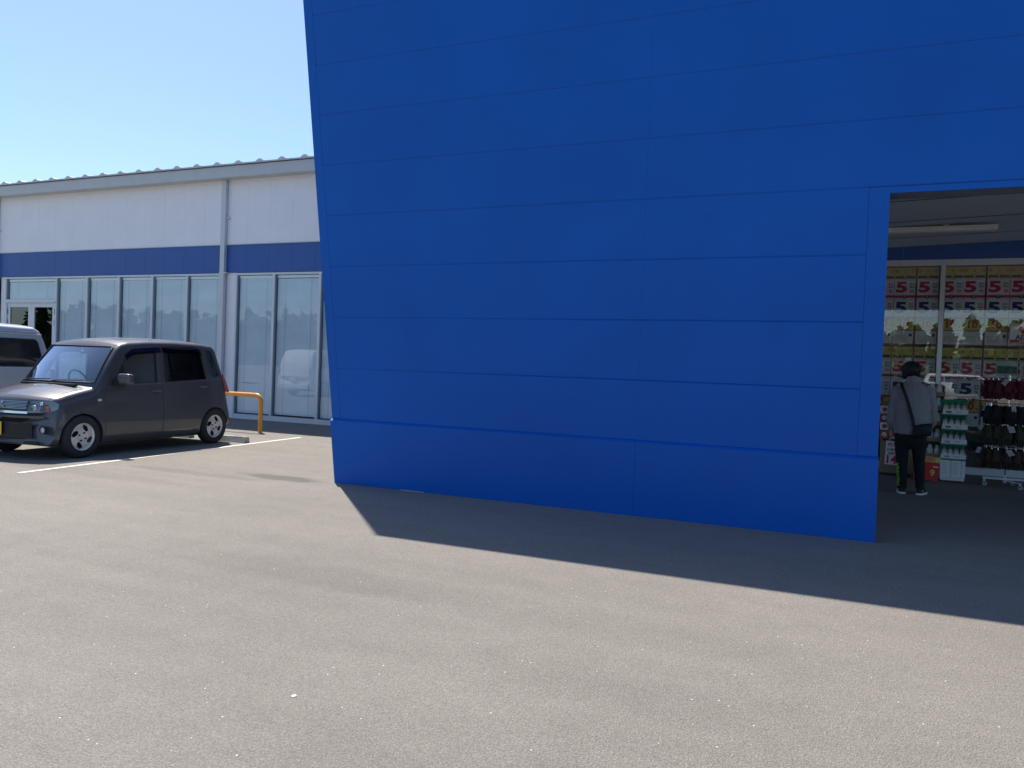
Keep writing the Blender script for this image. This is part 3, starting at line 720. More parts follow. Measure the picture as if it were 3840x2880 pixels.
        # seats
        for (y, w_) in ((.95, .46),):
            se = MB(); cx = s_*.34
            for (x0, x1, y0, y1, z0, z1) in ((cx-.22, cx+.22, y-.1, y+.42, .52, .70), (cx-.21, cx+.21, y+.36, y+.50, .66, 1.20), (cx-.12, cx+.12, y+.40, y+.50, 1.22, 1.42)): se.box(x0, x1, y0, y1, z0, z1, SEAT, ch=.04)
            cp(se, 'seat')
    rs_ = MB(); rs_.box(-.60, .60, 1.85, 2.25, .52, .72, SEAT, ch=.04); rs_.box(-.60, .60, 2.15, 2.30, .70, 1.15, SEAT, ch=.04)
    for cx in (-.33, .33): rs_.box(cx-.11, cx+.11, 2.18, 2.27, 1.15, 1.32, SEAT, ch=.03)
    rs_.build('rear_seat', car)
    ds = MB(); ds.box(-.66, .66, .22, .62, .70, .955, SEATL, ch=.04); ds.box(-.52, -.16, .40, .60, .94, 1.02, SEATL, ch=.03); ds.build('dashboard', car)
    sw = MB(); cc = Vector((-.34, .78, .985)); pts = []
    for k in range(28):
        a_ = 2*pi*k/28; pts.append(cc+Vector((cos(a_)*.18, -sin(a_)*.18*sin(R(22)), sin(a_)*.18*cos(R(22)))))
    sw.tube(pts, .014, BLACK, 8, closed=True); sw.cyl(cc, cc+Vector((0, -.2, -.06)), .03, BLACK)
    sw.box(cc.x-.16, cc.x+.16, cc.y-.012, cc.y+.01, cc.z-.02, cc.z+.02, BLACK); sw.build('steering_wheel', car)
    im = MB(); im.box(-.11, .11, .60, .62, 1.40, 1.46, BLACK, ch=.008); im.box(-.01, .01, .6, .63, 1.45, 1.5, BLACK); im.build('rear_view_mirror', car)
    stc = MB(); stc.box(.02, .07, .498, .502, 1.43, 1.46, PW); stc.build('inspection_sticker', car)
    # windscreen
    ws = MB(); vs = []; C_, R2 = 16, 8
    def wy(z): return interp(z, [(.975, .0), (.99, .05), (1.30, .30), (1.545, .52)])
    for j in range(R2+1):
        z = 1.005+(1.512-1.005)*j/R2; wx = .655-.075*j/R2
        for i in range(C_+1): x = -wx+2*wx*i/C_; zz = z; yy = wy(zz+.05*(abs(x)/.65)**2); vs.append((x, yy+shear(x, yy, P)+.004, z))
    ws.add(vs, [(j*(C_+1)+i, j*(C_+1)+i+1, (j+1)*(C_+1)+i+1, (j+1)*(C_+1)+i) for j in range(R2) for i in range(C_)], WSCREEN, True); wo = ws.build('windscreen', car)
    bd_ = MB(); idx = [i for i in range(C_+1)]+[j*(C_+1)+C_ for j in range(1, R2+1)]+[R2*(C_+1)+i for i in range(C_-1, -1, -1)]+[j*(C_+1) for j in range(R2-1, 0, -1)]
    bd_.tube([Vector(vs[i])+Vector((0, -.006, .003)) for i in idx], .010, BLACK, 6, closed=True); bd_.build('windscreen_seal', wo)
    wp = MB()
    for (xa, xb) in ((.56, .02), (.0, -.52)):
        wp.tube([(xa-.52 if False else xb, -.01+shear(xb, 0, P), 1.0), (xb+.12, .0+shear(xb+.12, .0, P), 1.028), (xa, .035+shear(xa, .0, P)*.8, 1.040)], [.012, .009, .006], BLACK, 6)
    wp.build('wiper', car)
    cw = MB(); cw.box(-.50, .50, -.015, .045, .955, .985, BLACK); cw.build('cowl', car)
    bwp = MB(); bwp.prism([(-.54, 1.10), (.54, 1.10), (.50, 1.48), (-.50, 1.48)], 'y', 2.655, 2.66, DARKG); 
    bwp.v = [(x, 2.70-(z-1.12)*.42, z) for x, y, z in bwp.v]; bwp.build('rear_window', car)
    # bonnet
    bn = shell(P, .004).build('bonnet', car); pr = MB(); pr.prism([(-.60, -.30), (-.585, -.58), (-.42, -.625), (0, -.64), (.42, -.625), (.585, -.58), (.60, -.30), (.62, .02), (.45, -.035), (-.45, -.035), (-.62, .02)], 'z', .772, 1.2, P['paint'])
    boolop(bn, [('INTERSECT', pr), ('DIFFERENCE', shell(P, -.02))]); smooth_angle(bn, 32)
    # front: grille, bars, emblem, intake, plate
    def fr(x, z, d=0): yb = interp(z, [(.2, -.64), (.60, -.645), (.70, -.632), (.80, -.60)]); return yb+shear(x, yb, P)-d
    def strip(x0, x1, z0, z1, d, m_, n=14, th=.01):
        mb = MB(); vs = []
        for i in range(n+1):
            x = x0+(x1-x0)*i/n
            vs += [(x, fr(x, z0, d), z0), (x, fr(x, z1, d), z1), (x, fr(x, z1, d)+th, z1), (x, fr(x, z0, d)+th, z0)]
        mb.add(vs, [(4*i+k, 4*i+4+k, 4*i+4+(k+1) % 4, 4*i+(k+1) % 4) for i in range(n) for k in range(4)]+[(0, 1, 2, 3), (4*n+3, 4*n+2, 4*n+1, 4*n)], m_); return mb
    G = strip(-.385, .385, .635, .765, .004, mat('grille_dark', (.03, .035, .04), .4)).build('grille', car)
    for z in (.652, .668, .686, .704, .722, .740, .756):
        if z in (.652,): continue
        strip(-.385, .385, z-.005, z+.004, .014, mat('grille_silver', (.35, .38, .40), .25, metal=.8)).build('grille_bar', G)
    strip(-.41, .41, .603, .632, .018, CHROME).build('chrome_bar', G)
    em = MB()
    for k in range(3):
        a_ = R(90+120*k); d_ = Vector((cos(a_), sin(a_))); n_ = Vector((-d_.y, d_.x)); q = [Vector((0, 0)), d_*.028+n_*.0165, d_*.056, d_*.028-n_*.0165]
        em.prism([(p.x, p.y+.700) for p in q], 'y', fr(0, .7, .030), fr(0, .7, .014), CHROME)
    em.build('emblem', G)
    mat_b = mat('bumper_black', (.018, .019, .02), .6)
    I_ = strip(-.46, .46, .285, .49, .004, mat_b).build('intake', car); 
    for z in (.33, .38, .43): strip(-.44, .44, z, z+.012, .010, mat_b).build('intake_slat', I_)
    strip(-.50, .50, .225, .245, .012, P['paint']).build('bumper_lip', car)
    strip(-.54, -.36, .205, .25, .013, mat_b, 4).build('bumper_vent', car); strip(.36, .54, .205, .25, .013, mat_b, 4).build('bumper_vent', car)
    # horizontal crease of the bumper
    strip(-.60, .60, .545, .575, .006, P['paint']).build('bumper_crease', car)
    npo = MB(); npx = -.13; npo.box(npx-.17, npx+.17, -.685, -.675, .315, .485, YELLOW, ch=.004); np_ = npo.build('number_plate', car)
    nl = MB(); nl.text('580', npx+.01, .452, .052, -.687, BLACK, .012); nl.text('・・-29', npx, .375, .105, -.687, BLACK, .012, sx=.80); nl.build('lettering', np_)
    so = MB(); so.box(-.62, .62, -.3, 2.6, .15, .20, BLACK); so.build('underbody', car)
    return car
KR = Vector((-9.30, 7.30))-Vector((cos(KA), sin(KA)))*.75
kei_car((KR.x, KR.y, 0), KA, 'dark grey boxy small car with yellow number plate parked nose outwards')

# ---------- vans
V = dict(hw=.84, paint=VAN, shear=.18, rshear=.10, y0=0, y1=4.3, wroof=.72, zroof=1.75,
  w=[(0, .78), (.3, .83), (4.1, .84), (4.3, .82)], zb=[(0, .25), (.5, .2), (3.9, .22), (4.3, .35)],
  zc=[(0, .80), (.05, .95), (.2, 1.03), (.35, 1.10), (.9, 1.70), (1.1, 1.80), (1.6, 1.86), (3.0, 1.87), (3.9, 1.85), (4.0, 1.80), (4.08, 1.66), (4.18, 1.39), (4.26, 1.0), (4.30, .80)],
  belt=[(0, .9), (.4, 1.08), (1, 1.12), (4.3, 1.14)], crown=[(0, .04), (1, .05), (4, .05), (4.3, .04)])
V['ys'] = sorted(set([round(v, 4) for v in frange(0, .4, .025)+frange(.4, 1.2, .05)+frange(1.2, 3.8, .2)+frange(3.8, 4.3, .02)]))
def van(loc, rz, label, paint, group=None):
    P = dict(V); P['paint'] = paint; car = empty('parked_van', loc, rz); tag(car, label, 'van', group)
    body = shell(P).build('body', car); ar = []
    for yc in (.75, 3.35):
        for s_ in (-1, 1): c = MB(); c.lathe([(.001, -.3), (.36, -.3), (.36, .3), (.001, .3)], (s_*.88, yc, .30), 'x', BLACK, 40, caps=True); ar.append(c)
    boolop(body, [('DIFFERENCE', c) for c in ar]); smooth_angle(body, 32)
    wins = [[(.85, 1.15), (1.15, 1.52), (1.30, 1.60), (1.85, 1.61), (1.85, 1.15)], [(1.95, 1.15), (1.95, 1.61), (3.08, 1.62), (3.08, 1.15)], roundpoly([(3.14, 1.16), (3.14, 1.60), (3.93, 1.60), (4.06, 1.16)], .07)]
    for s_ in (1, -1):
        for q, wn in enumerate(wins):
            pane(P, wn, s_, .004, mat('van_glass', (.012, .016, .02), .06, coat=1)).build('side_window', car); outline(P, wn, s_, .003, .008, BLACK).build('window_seal', car)
        outline(P, [(3.11, 1.62), (3.11, .32)], s_, .001, .004, BLACK, False).build('door_seam', car); outline(P, [(1.90, 1.62), (1.90, .32)], s_, .001, .004, BLACK, False).build('door_seam', car)
        outline(P, [(1.2, 1.68), (2.5, 1.685), (4.02, 1.68)], s_, .006, .011, paint, False).build('drip_rail', car)
        outline(P, [(1.2, 1.715), (2.5, 1.72), (3.9, 1.715)], s_, .004, .008, paint, False).build('drip_rail', car)
        m = MB(); m.box(min(s_*.80, s_*.99), max(s_*.80, s_*.99), .95, 1.07, 1.14, 1.33, paint, ch=.03); m.build('wing_mirror', car)
        m = MB(); m.box(min(s_*.74, s_*.80), max(s_*.74, s_*.80), 4.16, 4.225, .85, 1.12, REDL, ch=.01); m.build('tail_light', car)
        m = MB(); m.box(min(s_*.48, s_*.74), max(s_*.48, s_*.74), .03, .13, .68, .84, mat('clear_lens', (.6, .6, .55), .2), ch=.03); m.build('headlight', car)
        make_wheel(car, s_*.76, .75, .31, s_, .20, False); make_wheel(car, s_*.76, 3.35, .31, s_, .20, False)
    def wyv(z): return interp(z, [(1.10, .35), (1.70, .9)])
    m = MB(); vs = []
    for j in range(5):
        z = 1.12+.5*j/4
        for i in range(9): x = (-.70+.09*j/4)+(1.40-.18*j/4)*i/8; yy = wyv(z+.05*(x/.7)**2); vs.append((x, yy+shear(x, yy, P)-.012, z+.008))
    m.add(vs, [(9*j+i, 9*j+i+1, 9*j+i+10, 9*j+i+9) for j in range(4) for i in range(8)], mat('van_glass', (.012, .016, .02), .06, coat=1), True); m.build('windscreen', car)
    m = MB(); m.add([(x, 4.20-(z-1.17)*.40+.0, z) for x, z in ((-.6, 1.17), (.6, 1.17), (.54, 1.58), (-.54, 1.58))], [(0, 1, 2, 3)], mat('van_glass', (.012, .016, .02), .06, coat=1)); m.build('rear_window', car)
    m = MB(); m.box(-.16, .16, 4.30, 4.315, .62, .78, PW); m.build('number_plate', car)
    m = MB(); m.box(-.76, .76, -.03, .10, .28, .50, paint, ch=.03); m.box(-.76, .76, 4.22, 4.34, .30, .50, paint, ch=.03); m.build('bumper', car)
    m = MB(); m.box(-.45, .45, -.012, .03, .58, .70, BLACK); m.build('grille', car)
    return car
VX = -12.02
van((VX-.72, 8.86-4.25, 0), R(2.0), 'silver van with dark side windows parked beyond the dark grey small car', VAN)
van((-19.6, -.3, 0), R(2), 'white van further along the row, mirrored in the blinded windows', CARW)
o = van((9.4, -30, 0), R(90), 'low white estate car out in the car park, mirrored in the poster window', CARW); o.scale = (1, 1, .79)

# ================================================================== RAIL + WHEEL STOPS
rl = MB(); pts = [(0, 0, 0)]; x0 = -10.20; y0 = 11.70
def arc(cx, cz, r_, a0, a1, n=8): return [(cx+r_*cos(R(a0+(a1-a0)*i/n)), 0, cz+r_*sin(R(a0+(a1-a0)*i/n))) for i in range(n+1)]
path = [(0, 0, 0), (0, 0, .3)]+arc(-.12, .60, .12, 0, 90)+arc(-1.88, .60, .12, 90, 180)+[(-2.0, 0, .3), (-2.0, 0, 0)]
rail = empty('guard_rail', (x0, y0, 0)); tag(rail, 'orange tubular guard rail between the parking bay and the shop window', 'barrier')
rl.tube(path, .042, ORANGE, 16); rl.build('pipe', rail)
for xx in (0, -2.0): b_ = MB(); b_.lathe([(.001, .006), (.07, .006), (.07, .0)], (xx, 0, 0), 'z', CONC, 20); b_.build('footing', rail)
def make_stop(loc, label):
    r_ = empty('wheel_stop', loc, KA*.8); tag(r_, label, 'wheel stop', 'wheel stops of the parking bay')
    b_ = MB(); b_.prism([(-.075, 0), (.075, 0), (.06, .085), (.045, .10), (-.03, .10)], 'x', -.30, .30, CONC)
    for k in range(4): b_.box(.06+.05*k, .072+.05*k, -.05, .05, .098, .1025, ALUD)
    b_.box(-.302, -.25, -.06, .06, .0, .06, CONC); b_.build('block', r_)
    c = MB(); c.box(.18, .26, -.02, .03, .101, .106, YELLOW); c.build('reflector', r_); return r_
make_stop((-9.42, 10.13, 0), 'grey concrete wheel stop with yellow reflector, the one nearer the painted line')
make_stop((-10.65, 10.13, 0), 'grey concrete wheel stop behind the far rear wheel of the dark grey car')
pb_ = MB(); bm = bmesh.new(); bmesh.ops.create_icosphere(bm, subdivisions=2, radius=1)
for v in bm.verts: v.co = Vector((v.co.x*.011, v.co.y*.013, max(0, v.co.z)*.006)) * (1+.3*noise.noise(v.co*2))
pb_.bm(bm, mat('pebble_white', (.85, .85, .84), .5), True)
o = pb_.build('pebble', loc=(-2.064, 2.624, .001)); tag(o, 'tiny white pebble lying alone on the open asphalt', 'pebble')

# ================================================================== PERSON
SKIN = mat('skin', (.50, .30, .21), .55, var=.06, vscale=20)
JACK = mat('jacket_grey', (.25, .25, .27), .85, var=.06, vscale=12, bump=.4, bscale=9, bdist=.03)
TROU = mat('trousers_black', (.007, .008, .012), .9, bump=.4, bscale=8, bdist=.03)
HAIR = mat('hair_black', (.006, .006, .008), .55, bump=.8, bscale=60, bdist=.01)
SHOE = mat('shoe_black', (.015, .015, .017), .6); SOLE = mat('shoe_sole', (.75, .75, .73), .6)
PX0, PY0 = .87, 11.08
person = empty('person', (PX0, PY0, 0)); tag(person, 'person seen from behind in grey jacket and black trousers, looking down at the goods', 'person')
def rings_tube(mb, pts, m, seg=20):
    # pts: (x,y,z,rx,ry) elliptical rings, mostly vertical
    rings = []
    for i, (x, y, z, rx, ry) in enumerate(pts): rings.append([(x+rx*cos(2*pi*k/seg), y+ry*sin(2*pi*k/seg), z) for k in range(seg)])
    mb.loft(rings, m)
def remesh(o, vox, sm=6, disp=None):
    md = o.modifiers.new('r', 'REMESH'); md.mode = 'VOXEL'; md.voxel_size = vox; md.use_smooth_shade = True
    if sm: s_ = o.modifiers.new('s', 'SMOOTH'); s_.iterations = sm; s_.factor = .5
    m = o.data.materials[0]; evalmesh(o); o.data.materials.clear(); o.data.materials.append(m)
    o.data.polygons.foreach_set('use_smooth', [True]*len(o.data.polygons))
    if disp:
        for v in o.data.vertices:
            n_ = v.normal; v.co += n_*disp(v.co)
    return o
def ell(mb, c, r_, m, rot=None, u=20, v_=14):
    bm = bmesh.new(); bmesh.ops.create_uvsphere(bm, u_segments=u, v_segments=v_, radius=1); Rm = rot or Matrix.Identity(3)
    for v in bm.verts: v.co = Vector(c)+Rm@Vector((v.co.x*r_[0], v.co.y*r_[1], v.co.z*r_[2]))
    mb.bm(bm, m, True)
# local coords: x relative to PX0, y relative to PY0 (+y away from the viewer, the way the person faces)
hx = -.03; tilt = Matrix.Rotation(R(-32), 3, 'X') @ Matrix.Rotation(R(12), 3, 'Z')
hc = Vector((hx, .075, 1.575))
bdy = MB()
ell(bdy, hc, (.077, .098, .112), SKIN, tilt)                     # skull
def hp_(p): return hc+tilt@Vector(p)
ell(bdy, hp_((0, .058, -.052)), (.052, .045, .060), SKIN, tilt)    # jaw and mouth
ell(bdy, hp_((0, .100, -.018)), (.013, .020, .026), SKIN, tilt)    # nose
for s_ in (-1, 1):
    ell(bdy, hp_((s_*.078, .0, -.015)), (.010, .018, .030), SKIN, tilt); ell(bdy, hp_((s_*.030, .088, .012)), (.014, .010, .009), SKIN, tilt)
ell(bdy, hp_((0, .097, -.062)), (.024, .010, .008), SKIN, tilt)    # lips
bdy.tube([(.0, -.005, 1.36), (-.005, .01, 1.44), (-.02, .04, 1.52)], [.062, .055, .055], SKIN, 14)
rings_tube(bdy, [(0, 0, .69, .12, .08), (0, 0, .78, .145, .10), (0, 0, .9, .14, .10), (0, 0, 1.1, .15, .11), (0, 0, 1.3, .15, .10), (0, 0, 1.37, .11, .08), (0, 0, 1.42, .07, .06)], SKIN)
LEG = {-1: [(-.095, 0, .72), (-.095, 0, .62), (-.088, .005, .375), (-.078, -.01, .09), (-.078, -.005, .05)], 1: [(.085, 0, .72), (.088, 0, .62), (.108, .005, .375), (.132, -.01, .09), (.132, -.005, .05)]}
for s_ in (-1, 1): bdy.tube(LEG[s_], [.085, .08, .052, .036, .04], SKIN, 14)
for s_ in (-1, 1): p = LEG[s_][-1]; bdy.tube([(p[0], p[1]-.03, .04), (p[0]+s_*.01, p[1]+.06, .04), (p[0]+s_*.02, p[1]+.16, .03)], [.035, .04, .03], SKIN, 10)
ARM = {-1: [(-.145, .0, 1.33), (-.185, .0, 1.27), (-.225, -.01, 1.18), (-.235, .0, 1.02), (-.232, .04, .86), (-.222, .07, .80)], 1: [(.145, .0, 1.34), (.185, .0, 1.28), (.225, -.01, 1.2), (.245, .0, 1.05), (.240, .07, .90), (.225, .12, .85)]}
for s_ in (-1, 1): bdy.tube(ARM[s_], [.045, .045, .042, .038, .026, .024], SKIN, 12)
def hand(s_):
    w_ = Vector(ARM[s_][-1]); d = Vector((-s_*.08, .12, -1)).normalized() if s_ < 0 else Vector((-.15, .75, -.6)).normalized()
    sd = Vector((0, 1, .12)).normalized() if s_ < 0 else Vector((0, .6, .75)).normalized(); sd = (sd-d*sd.dot(d)).normalized(); nm = d.cross(sd)
    bdy.tube([w_-d*.01, w_+d*.03, w_+d*.06, w_+d*.085], [.024, .03, .032, .026], SKIN, 12)
    for q, (o_, ln) in enumerate(((.030, .066), (.010, .076), (-.010, .070), (-.029, .055))):
        b0 = w_+d*.075+sd*o_; inw = nm*(-s_ if (nm.x*s_ > 0) else s_)
        bdy.tube([b0, b0+d*ln*.45+inw*.008, b0+d*ln*.8+inw*.022, b0+d*ln*.95+inw*.036], [.0095, .009, .0085, .0065], SKIN, 8)
    b0 = w_+d*.03+sd*.026; bdy.tube([b0, b0+d*.03+sd*.022, b0+d*.06+sd*.026], [.012, .011, .008], SKIN, 8)
hand(-1); hand(1)
body = remesh(bdy.build('body', person), .0052, 3)
# jacket
jk = MB()
def drape(ang, z): return 0
jr = [(.0, 0, .765, .190, .128), (.0, -.004, .80, .202, .135), (.0, -.01, .90, .204, .14), (.005, -.015, 1.0, .202, .142), (.005, -.015, 1.12, .203, .145), (.0, -.01, 1.24, .205, .142), (.0, 0, 1.32, .195, .128), (-.0, .005, 1.375, .165, .108), (-.005, .01, 1.415, .120, .088), (-.01, .015, 1.445, .078, .075), (-.01, .022, 1.505, .070, .070)]
rings_tube(jk, jr, JACK, 28)
jk.tube([(-.135, .005, 1.355), (-.182, .0, 1.31), (-.208, -.01, 1.18), (-.226, -.005, 1.04), (-.232, .015, .93), (-.228, .045, .85), (-.225, .055, .82)], [.066, .072, .062, .060, .060, .048, .038], JACK, 16)
jk.tube([(.135, .005, 1.36), (.180, .0, 1.32), (.208, -.01, 1.20), (.228, -.005, 1.07), (.235, .03, .96), (.232, .08, .90), (.228, .095, .88)], [.066, .072, .062, .060, .056, .048, .038], JACK, 16)
jacket = jk.build('jacket', person)
def wr(co):
    a = noise.noise(Vector((co.x*9, co.y*9, co.z*5)))*.010+noise.noise(Vector((co.x*22+co.z*8, co.y*20, co.z*16)))*.005
    low = max(0, 1-abs(co.z-.86)/.12)
    return a*(1+.6*low)
remesh(jacket, .0085, 4, wr)
# cut the hem so that it rises over the bag on the right
cutm = MB(); cutm.prism([(.0, .60), (.30, .60), (.12+.0, .925), (.06, .915), (.005, .875)], 'y', -.4, .4, JACK)
boolop(jacket, [('DIFFERENCE', (lambda c: c)(MB().prism([(.01, .70), (.199, .70), (.199, .90), (.15, .915), (.09, .90), (.01, .85)], 'y', -.5, .02, JACK)))])
jacket.data.polygons.foreach_set('use_smooth', [True]*len(jacket.data.polygons))
# trousers
tz = MB(); rings_tube(tz, [(-.003, 0, .575, .10, .06), (-.003, 0, .62, .165, .10), (-.003, 0, .68, .182, .120), (-.003, 0, .75, .186, .125), (0, 0, .85, .175, .12), (0, 0, .92, .165, .115)], TROU, 24)
tz.tube([(-.098, 0, .66), (-.098, 0, .55), (-.090, -.002, .38), (-.083, -.008, .2), (-.077, -.012, .09), (-.077, -.01, .062)], [.092, .082, .066, .058, .050, .052], TROU, 18)
tz.tube([(.092, 0, .66), (.095, 0, .55), (.108, -.002, .38), (.122, -.008, .2), (.132, -.012, .09), (.132, -.01, .062)], [.092, .082, .066, .058, .050, .052], TROU, 18)
trou = remesh(tz.build('trousers', person), .008, 4, lambda co: noise.noise(Vector((co.x*10, co.y*10, co.z*14)))*.007*(1+1.2*max(0, 1-abs(co.z-.1)/.15)))
GL = mat('green_print', (.25, .55, .04), .6)
lt_ = MB(); word = 'Numbe'; vs_, fs_ = txt('NumbeR', .02, 'CENTER')
def legpt(u, v):   # u along the leg, downwards; v around the leg
    z = .245-u; r_ = interp(z, [(.09, .054), (.2, .061), (.38, .069)])+.006; cx = interp(z, [(.09, -.077), (.2, -.083), (.38, -.090)]); ang = R(218)+v/r_
    return (cx+r_*cos(ang), -.010+r_*sin(ang), z)
lt_.add([legpt(-x*.082, -y*.082) for x, y in vs_], fs_, GL); lt_.build('leg_print', trou)
# hair
hr = MB(); hh = hc+Vector((0, -.012, .012))
ell(hr, hh, (.116, .124, .116), HAIR, tilt, 28, 20)
ell(hr, hh+Vector((-.065, .0, -.060)), (.042, .07, .060), HAIR, tilt); ell(hr, hh+Vector((.065, .01, -.055)), (.042, .07, .055), HAIR, tilt)
ell(hr, hh+Vector((0, -.045, -.045)), (.088, .055, .050), HAIR)
hair = remesh(hr.build('hair', person), .006, 3, lambda co: abs(noise.noise(Vector((co.x*60, co.y*60, co.z*9))))*.010-.003+noise.noise(Vector((co.x*14, co.y*14, co.z*14)))*.010)
for s_ in (-1, 1):
    p = LEG[s_][-1]; rot = {-1: -.05, 1: .35}[s_]
    sh = MB(); rg = []
    for (y, w_, h_) in ((-.075, .022, .045), (-.06, .034, .062), (-.02, .040, .078), (.04, .042, .075), (.10, .044, .058), (.16, .040, .045), (.19, .026, .035)):
        rg.append([(w_*cos(a_), y, .018+max(0, h_*sin(a_))) for a_ in [pi*k/10 for k in range(11)]]+[(0, y, .016)])
    sh.loft(rg, SHOE); 
    def place(mb): mb.v = [(p[0]+x*cos(rot)+y*sin(rot), p[1]-x*sin(rot)+y*cos(rot), z) for x, y, z in mb.v]; return mb
    so = place(sh).build('shoe', person)
    sl_ = MB(); prof = [(-.080, .018), (-.07, .034), (-.02, .042), (.04, .044), (.10, .046), (.16, .043), (.195, .024)]
    pol = [(w_, y) for y, w_ in prof]+[(-w_, y) for y, w_ in prof[::-1]]; sl_.prism(pol, 'z', .001, .024, SOLE); place(sl_).build('sole', so)
# shoulder bag
bag = empty('shoulder_bag', (PX0+.11, PY0-.15, .83)); tag(bag, 'black shoulder bag on a long strap hanging at the hip of the person', 'bag')
b_ = MB(); bm = bmesh.new(); bmesh.ops.create_cube(bm, size=1)
bmesh.ops.subdivide_edges(bm, edges=bm.edges[:], cuts=5, use_grid_fill=True)
for v in bm.verts:
    c = v.co; k = 1-.35*(c.z+.5)*max(0, -c.x); v.co = Vector((c.x*.21, c.y*.085*(1-1.4*(c.x*c.x+c.z*c.z)), c.z*.155*k+.03*c.x+.006*noise.noise(c*4)))
b_.bm(bm, mat('bag_black', (.010, .011, .014), .7, bump=.4, bscale=14), True); b_.build('pouch', bag)
b_ = MB(); sp = [(-.100, -.035, .05), (-.112, -.038, .12), (-.157, -.042, .28), (-.202, -.034, .42), (-.232, -.006, .50), (-.250, .045, .555), (-.252, .11, .585), (-.245, .17, .57)]
vs = []
for q in sp: vs += [(q[0]-.018, q[1]-.008, q[2]-.005), (q[0]+.018, q[1]-.008, q[2]+.005), (q[0]+.018, q[1]+.0, q[2]+.005), (q[0]-.018, q[1], q[2]-.005)]
b_.add(vs, [(4*i+k, 4*i+4+k, 4*i+4+(k+1) % 4, 4*i+(k+1) % 4) for i in range(len(sp)-1) for k in range(4)], MATS['bag_black']); b_.build('strap', bag)

# ================================================================== GOODS UNDER THE PORCH
CARD = mat('cardboard', (.30, .21, .13), .85, var=.08); GRN = mat('green_card', (.01, .20, .11), .6); BOT = mat('bottle_beige', (.42, .38, .33), .35); CAP = mat('cap_green', (.02, .16, .08), .4)
LAB = mat('label_white', (.72, .72, .7), .5); BOTB = mat('jar_white', (.6, .62, .64), .35); BLUEP = mat('label_blue', (.03, .08, .25), .5)
# green and white rack
RX0, RX1, RY = 1.395, 1.715, 12.72
rack = empty('bottle_rack', ((RX0+RX1)/2, RY, 0)); tag(rack, 'white and green cardboard rack with four tiers of beige bottles', 'rack')
hw = (RX1-RX0)/2
a = MB(); a.box(-hw+.01, hw-.01, .02, .16, .03, .37, LAB); a.build('base_box', rack)
for k, x in enumerate((-.10, .04, .12)):
    p = MB(); p.box(x-.06 if k < 2 else x-.01, x+.06 if k < 2 else x+.035, .008, .014, .08, .34-.01*k, PW); 
    for q in range(5): p.box(x-.045 if k < 2 else x, x+.03 if k < 2 else x+.02, .006, .008, .28-.035*q, .286-.035*q, PG)
    p.build('leaflet', rack)
a = MB(); a.box(-hw, hw, .165, .175, .03, 1.20, GRN); a.build('back_board', rack)
for k, z in enumerate((.37, .585, .80, 1.015)):
    t_ = MB(); t_.box(-hw, hw, 0, .012, z-.022, z+.045, LAB); t_.box(-hw, hw, .0, .16, z-.026, z-.0225, GRN); t_.box(-hw+.001, hw-.001, .001, .165, z-.046, z-.0265, GRN); t_.box(-hw, hw, .013, .16, z-.0223, z-.010, LAB)
    t_.box(-.12, -.05, -.002, 0, z-.008, z+.022, GRN if k > 1 else PG); t_.box(.0, .08, -.002, 0, z+.004, z+.016, PG); t_.build('tray', rack)
def make_bottle(body_m, cap_m, lab_m, sc=1):
    r_ = empty('bottle'); b = MB(); b.lathe([(.001, 0), (.032, 0), (.034, .008), (.034, .085), (.030, .100), (.018, .112), (.016, .118)], (0, 0, 0), 'z', body_m, 20); b.build('jar', r_)
    b = MB(); b.lathe([(.0345, .018), (.0345, .070)], (0, 0, 0), 'z', lab_m, 20); 
    for q in range(3): b.add([(-.02, -.0352, .03+.012*q), (.02, -.0352, .03+.012*q), (.02, -.0352, .034+.012*q), (-.02, -.0352, .034+.012*q)], [(0, 1, 2, 3)], PG)
    b.build('label_wrap', r_)
    b = MB(); b.lathe([(.021, .112), (.021, .145), (.018, .149), (.001, .149)], (0, 0, 0), 'z', cap_m, 16); b.build('cap', r_); return r_
bp = make_bottle(BOT, CAP, LAB); bf = True
tn = ['bottom', 'second lowest', 'second highest', 'top']
for k, z in enumerate((.37, .585, .80, 1.015)):
    for i in range(4):
        o = bp if bf else dup(bp); bf = False
        o.location = (RX0+.045+.0765*i+random.uniform(-.003, .003), RY+.055+random.uniform(0, .01), z-.009); o.scale = (1.0, 1.0, 1.08)
        tag(o, 'beige bottle, %s along from the person, %s tier of green rack' % (ordn[i], tn[k]), 'bottle', 'bottles on the green and white rack')
# brown rack behind the person
r2 = empty('goods_shelf', (1.20, 12.9, 0)); tag(r2, 'brown cardboard shelf holding white jars, half hidden by the person', 'shelf')
a = MB(); a.box(-.30, .22, .02, .25, .08, .34, CARD); a.build('base_box', r2)
a = MB(); a.box(-.30, .22, .24, .25, .35, 1.42, CARD); a.build('back_board', r2)
a = MB(); a.box(-.31, -.30, .0, .25, .08, 1.40, CARD); a.box(.22, .23, .0, .25, .08, 1.40, CARD); a.build('side_board', r2)
jz = (.36, .60, .84, 1.06, 1.27)
for z in jz: a = MB(); a.box(-.30, .22, 0, .24, z-.015, z, CARD); a.box(-.30, .22, -.006, -.001, z-.03, z+.03, CARD); a.build('tray', r2)
jp = make_bottle(BOTB, BOTB, LAB); jf = True
tn5 = ['bottom', 'second lowest', 'middle', 'second highest', 'top']
for k, z in enumerate(jz):
    for i, xx in enumerate((1.27, 1.365)):
        o = jp if jf else dup(jp); jf = False
        o.location = (xx+random.uniform(-.004, .004), 12.96, z+.001); o.scale = (1.25, 1.25, 1.05)
        tag(o, 'white jar %s the green rack on the %s tier of the brown shelf' % (('further from', 'next to')[i], tn5[k]), 'jar', 'white jars on the brown shelf')
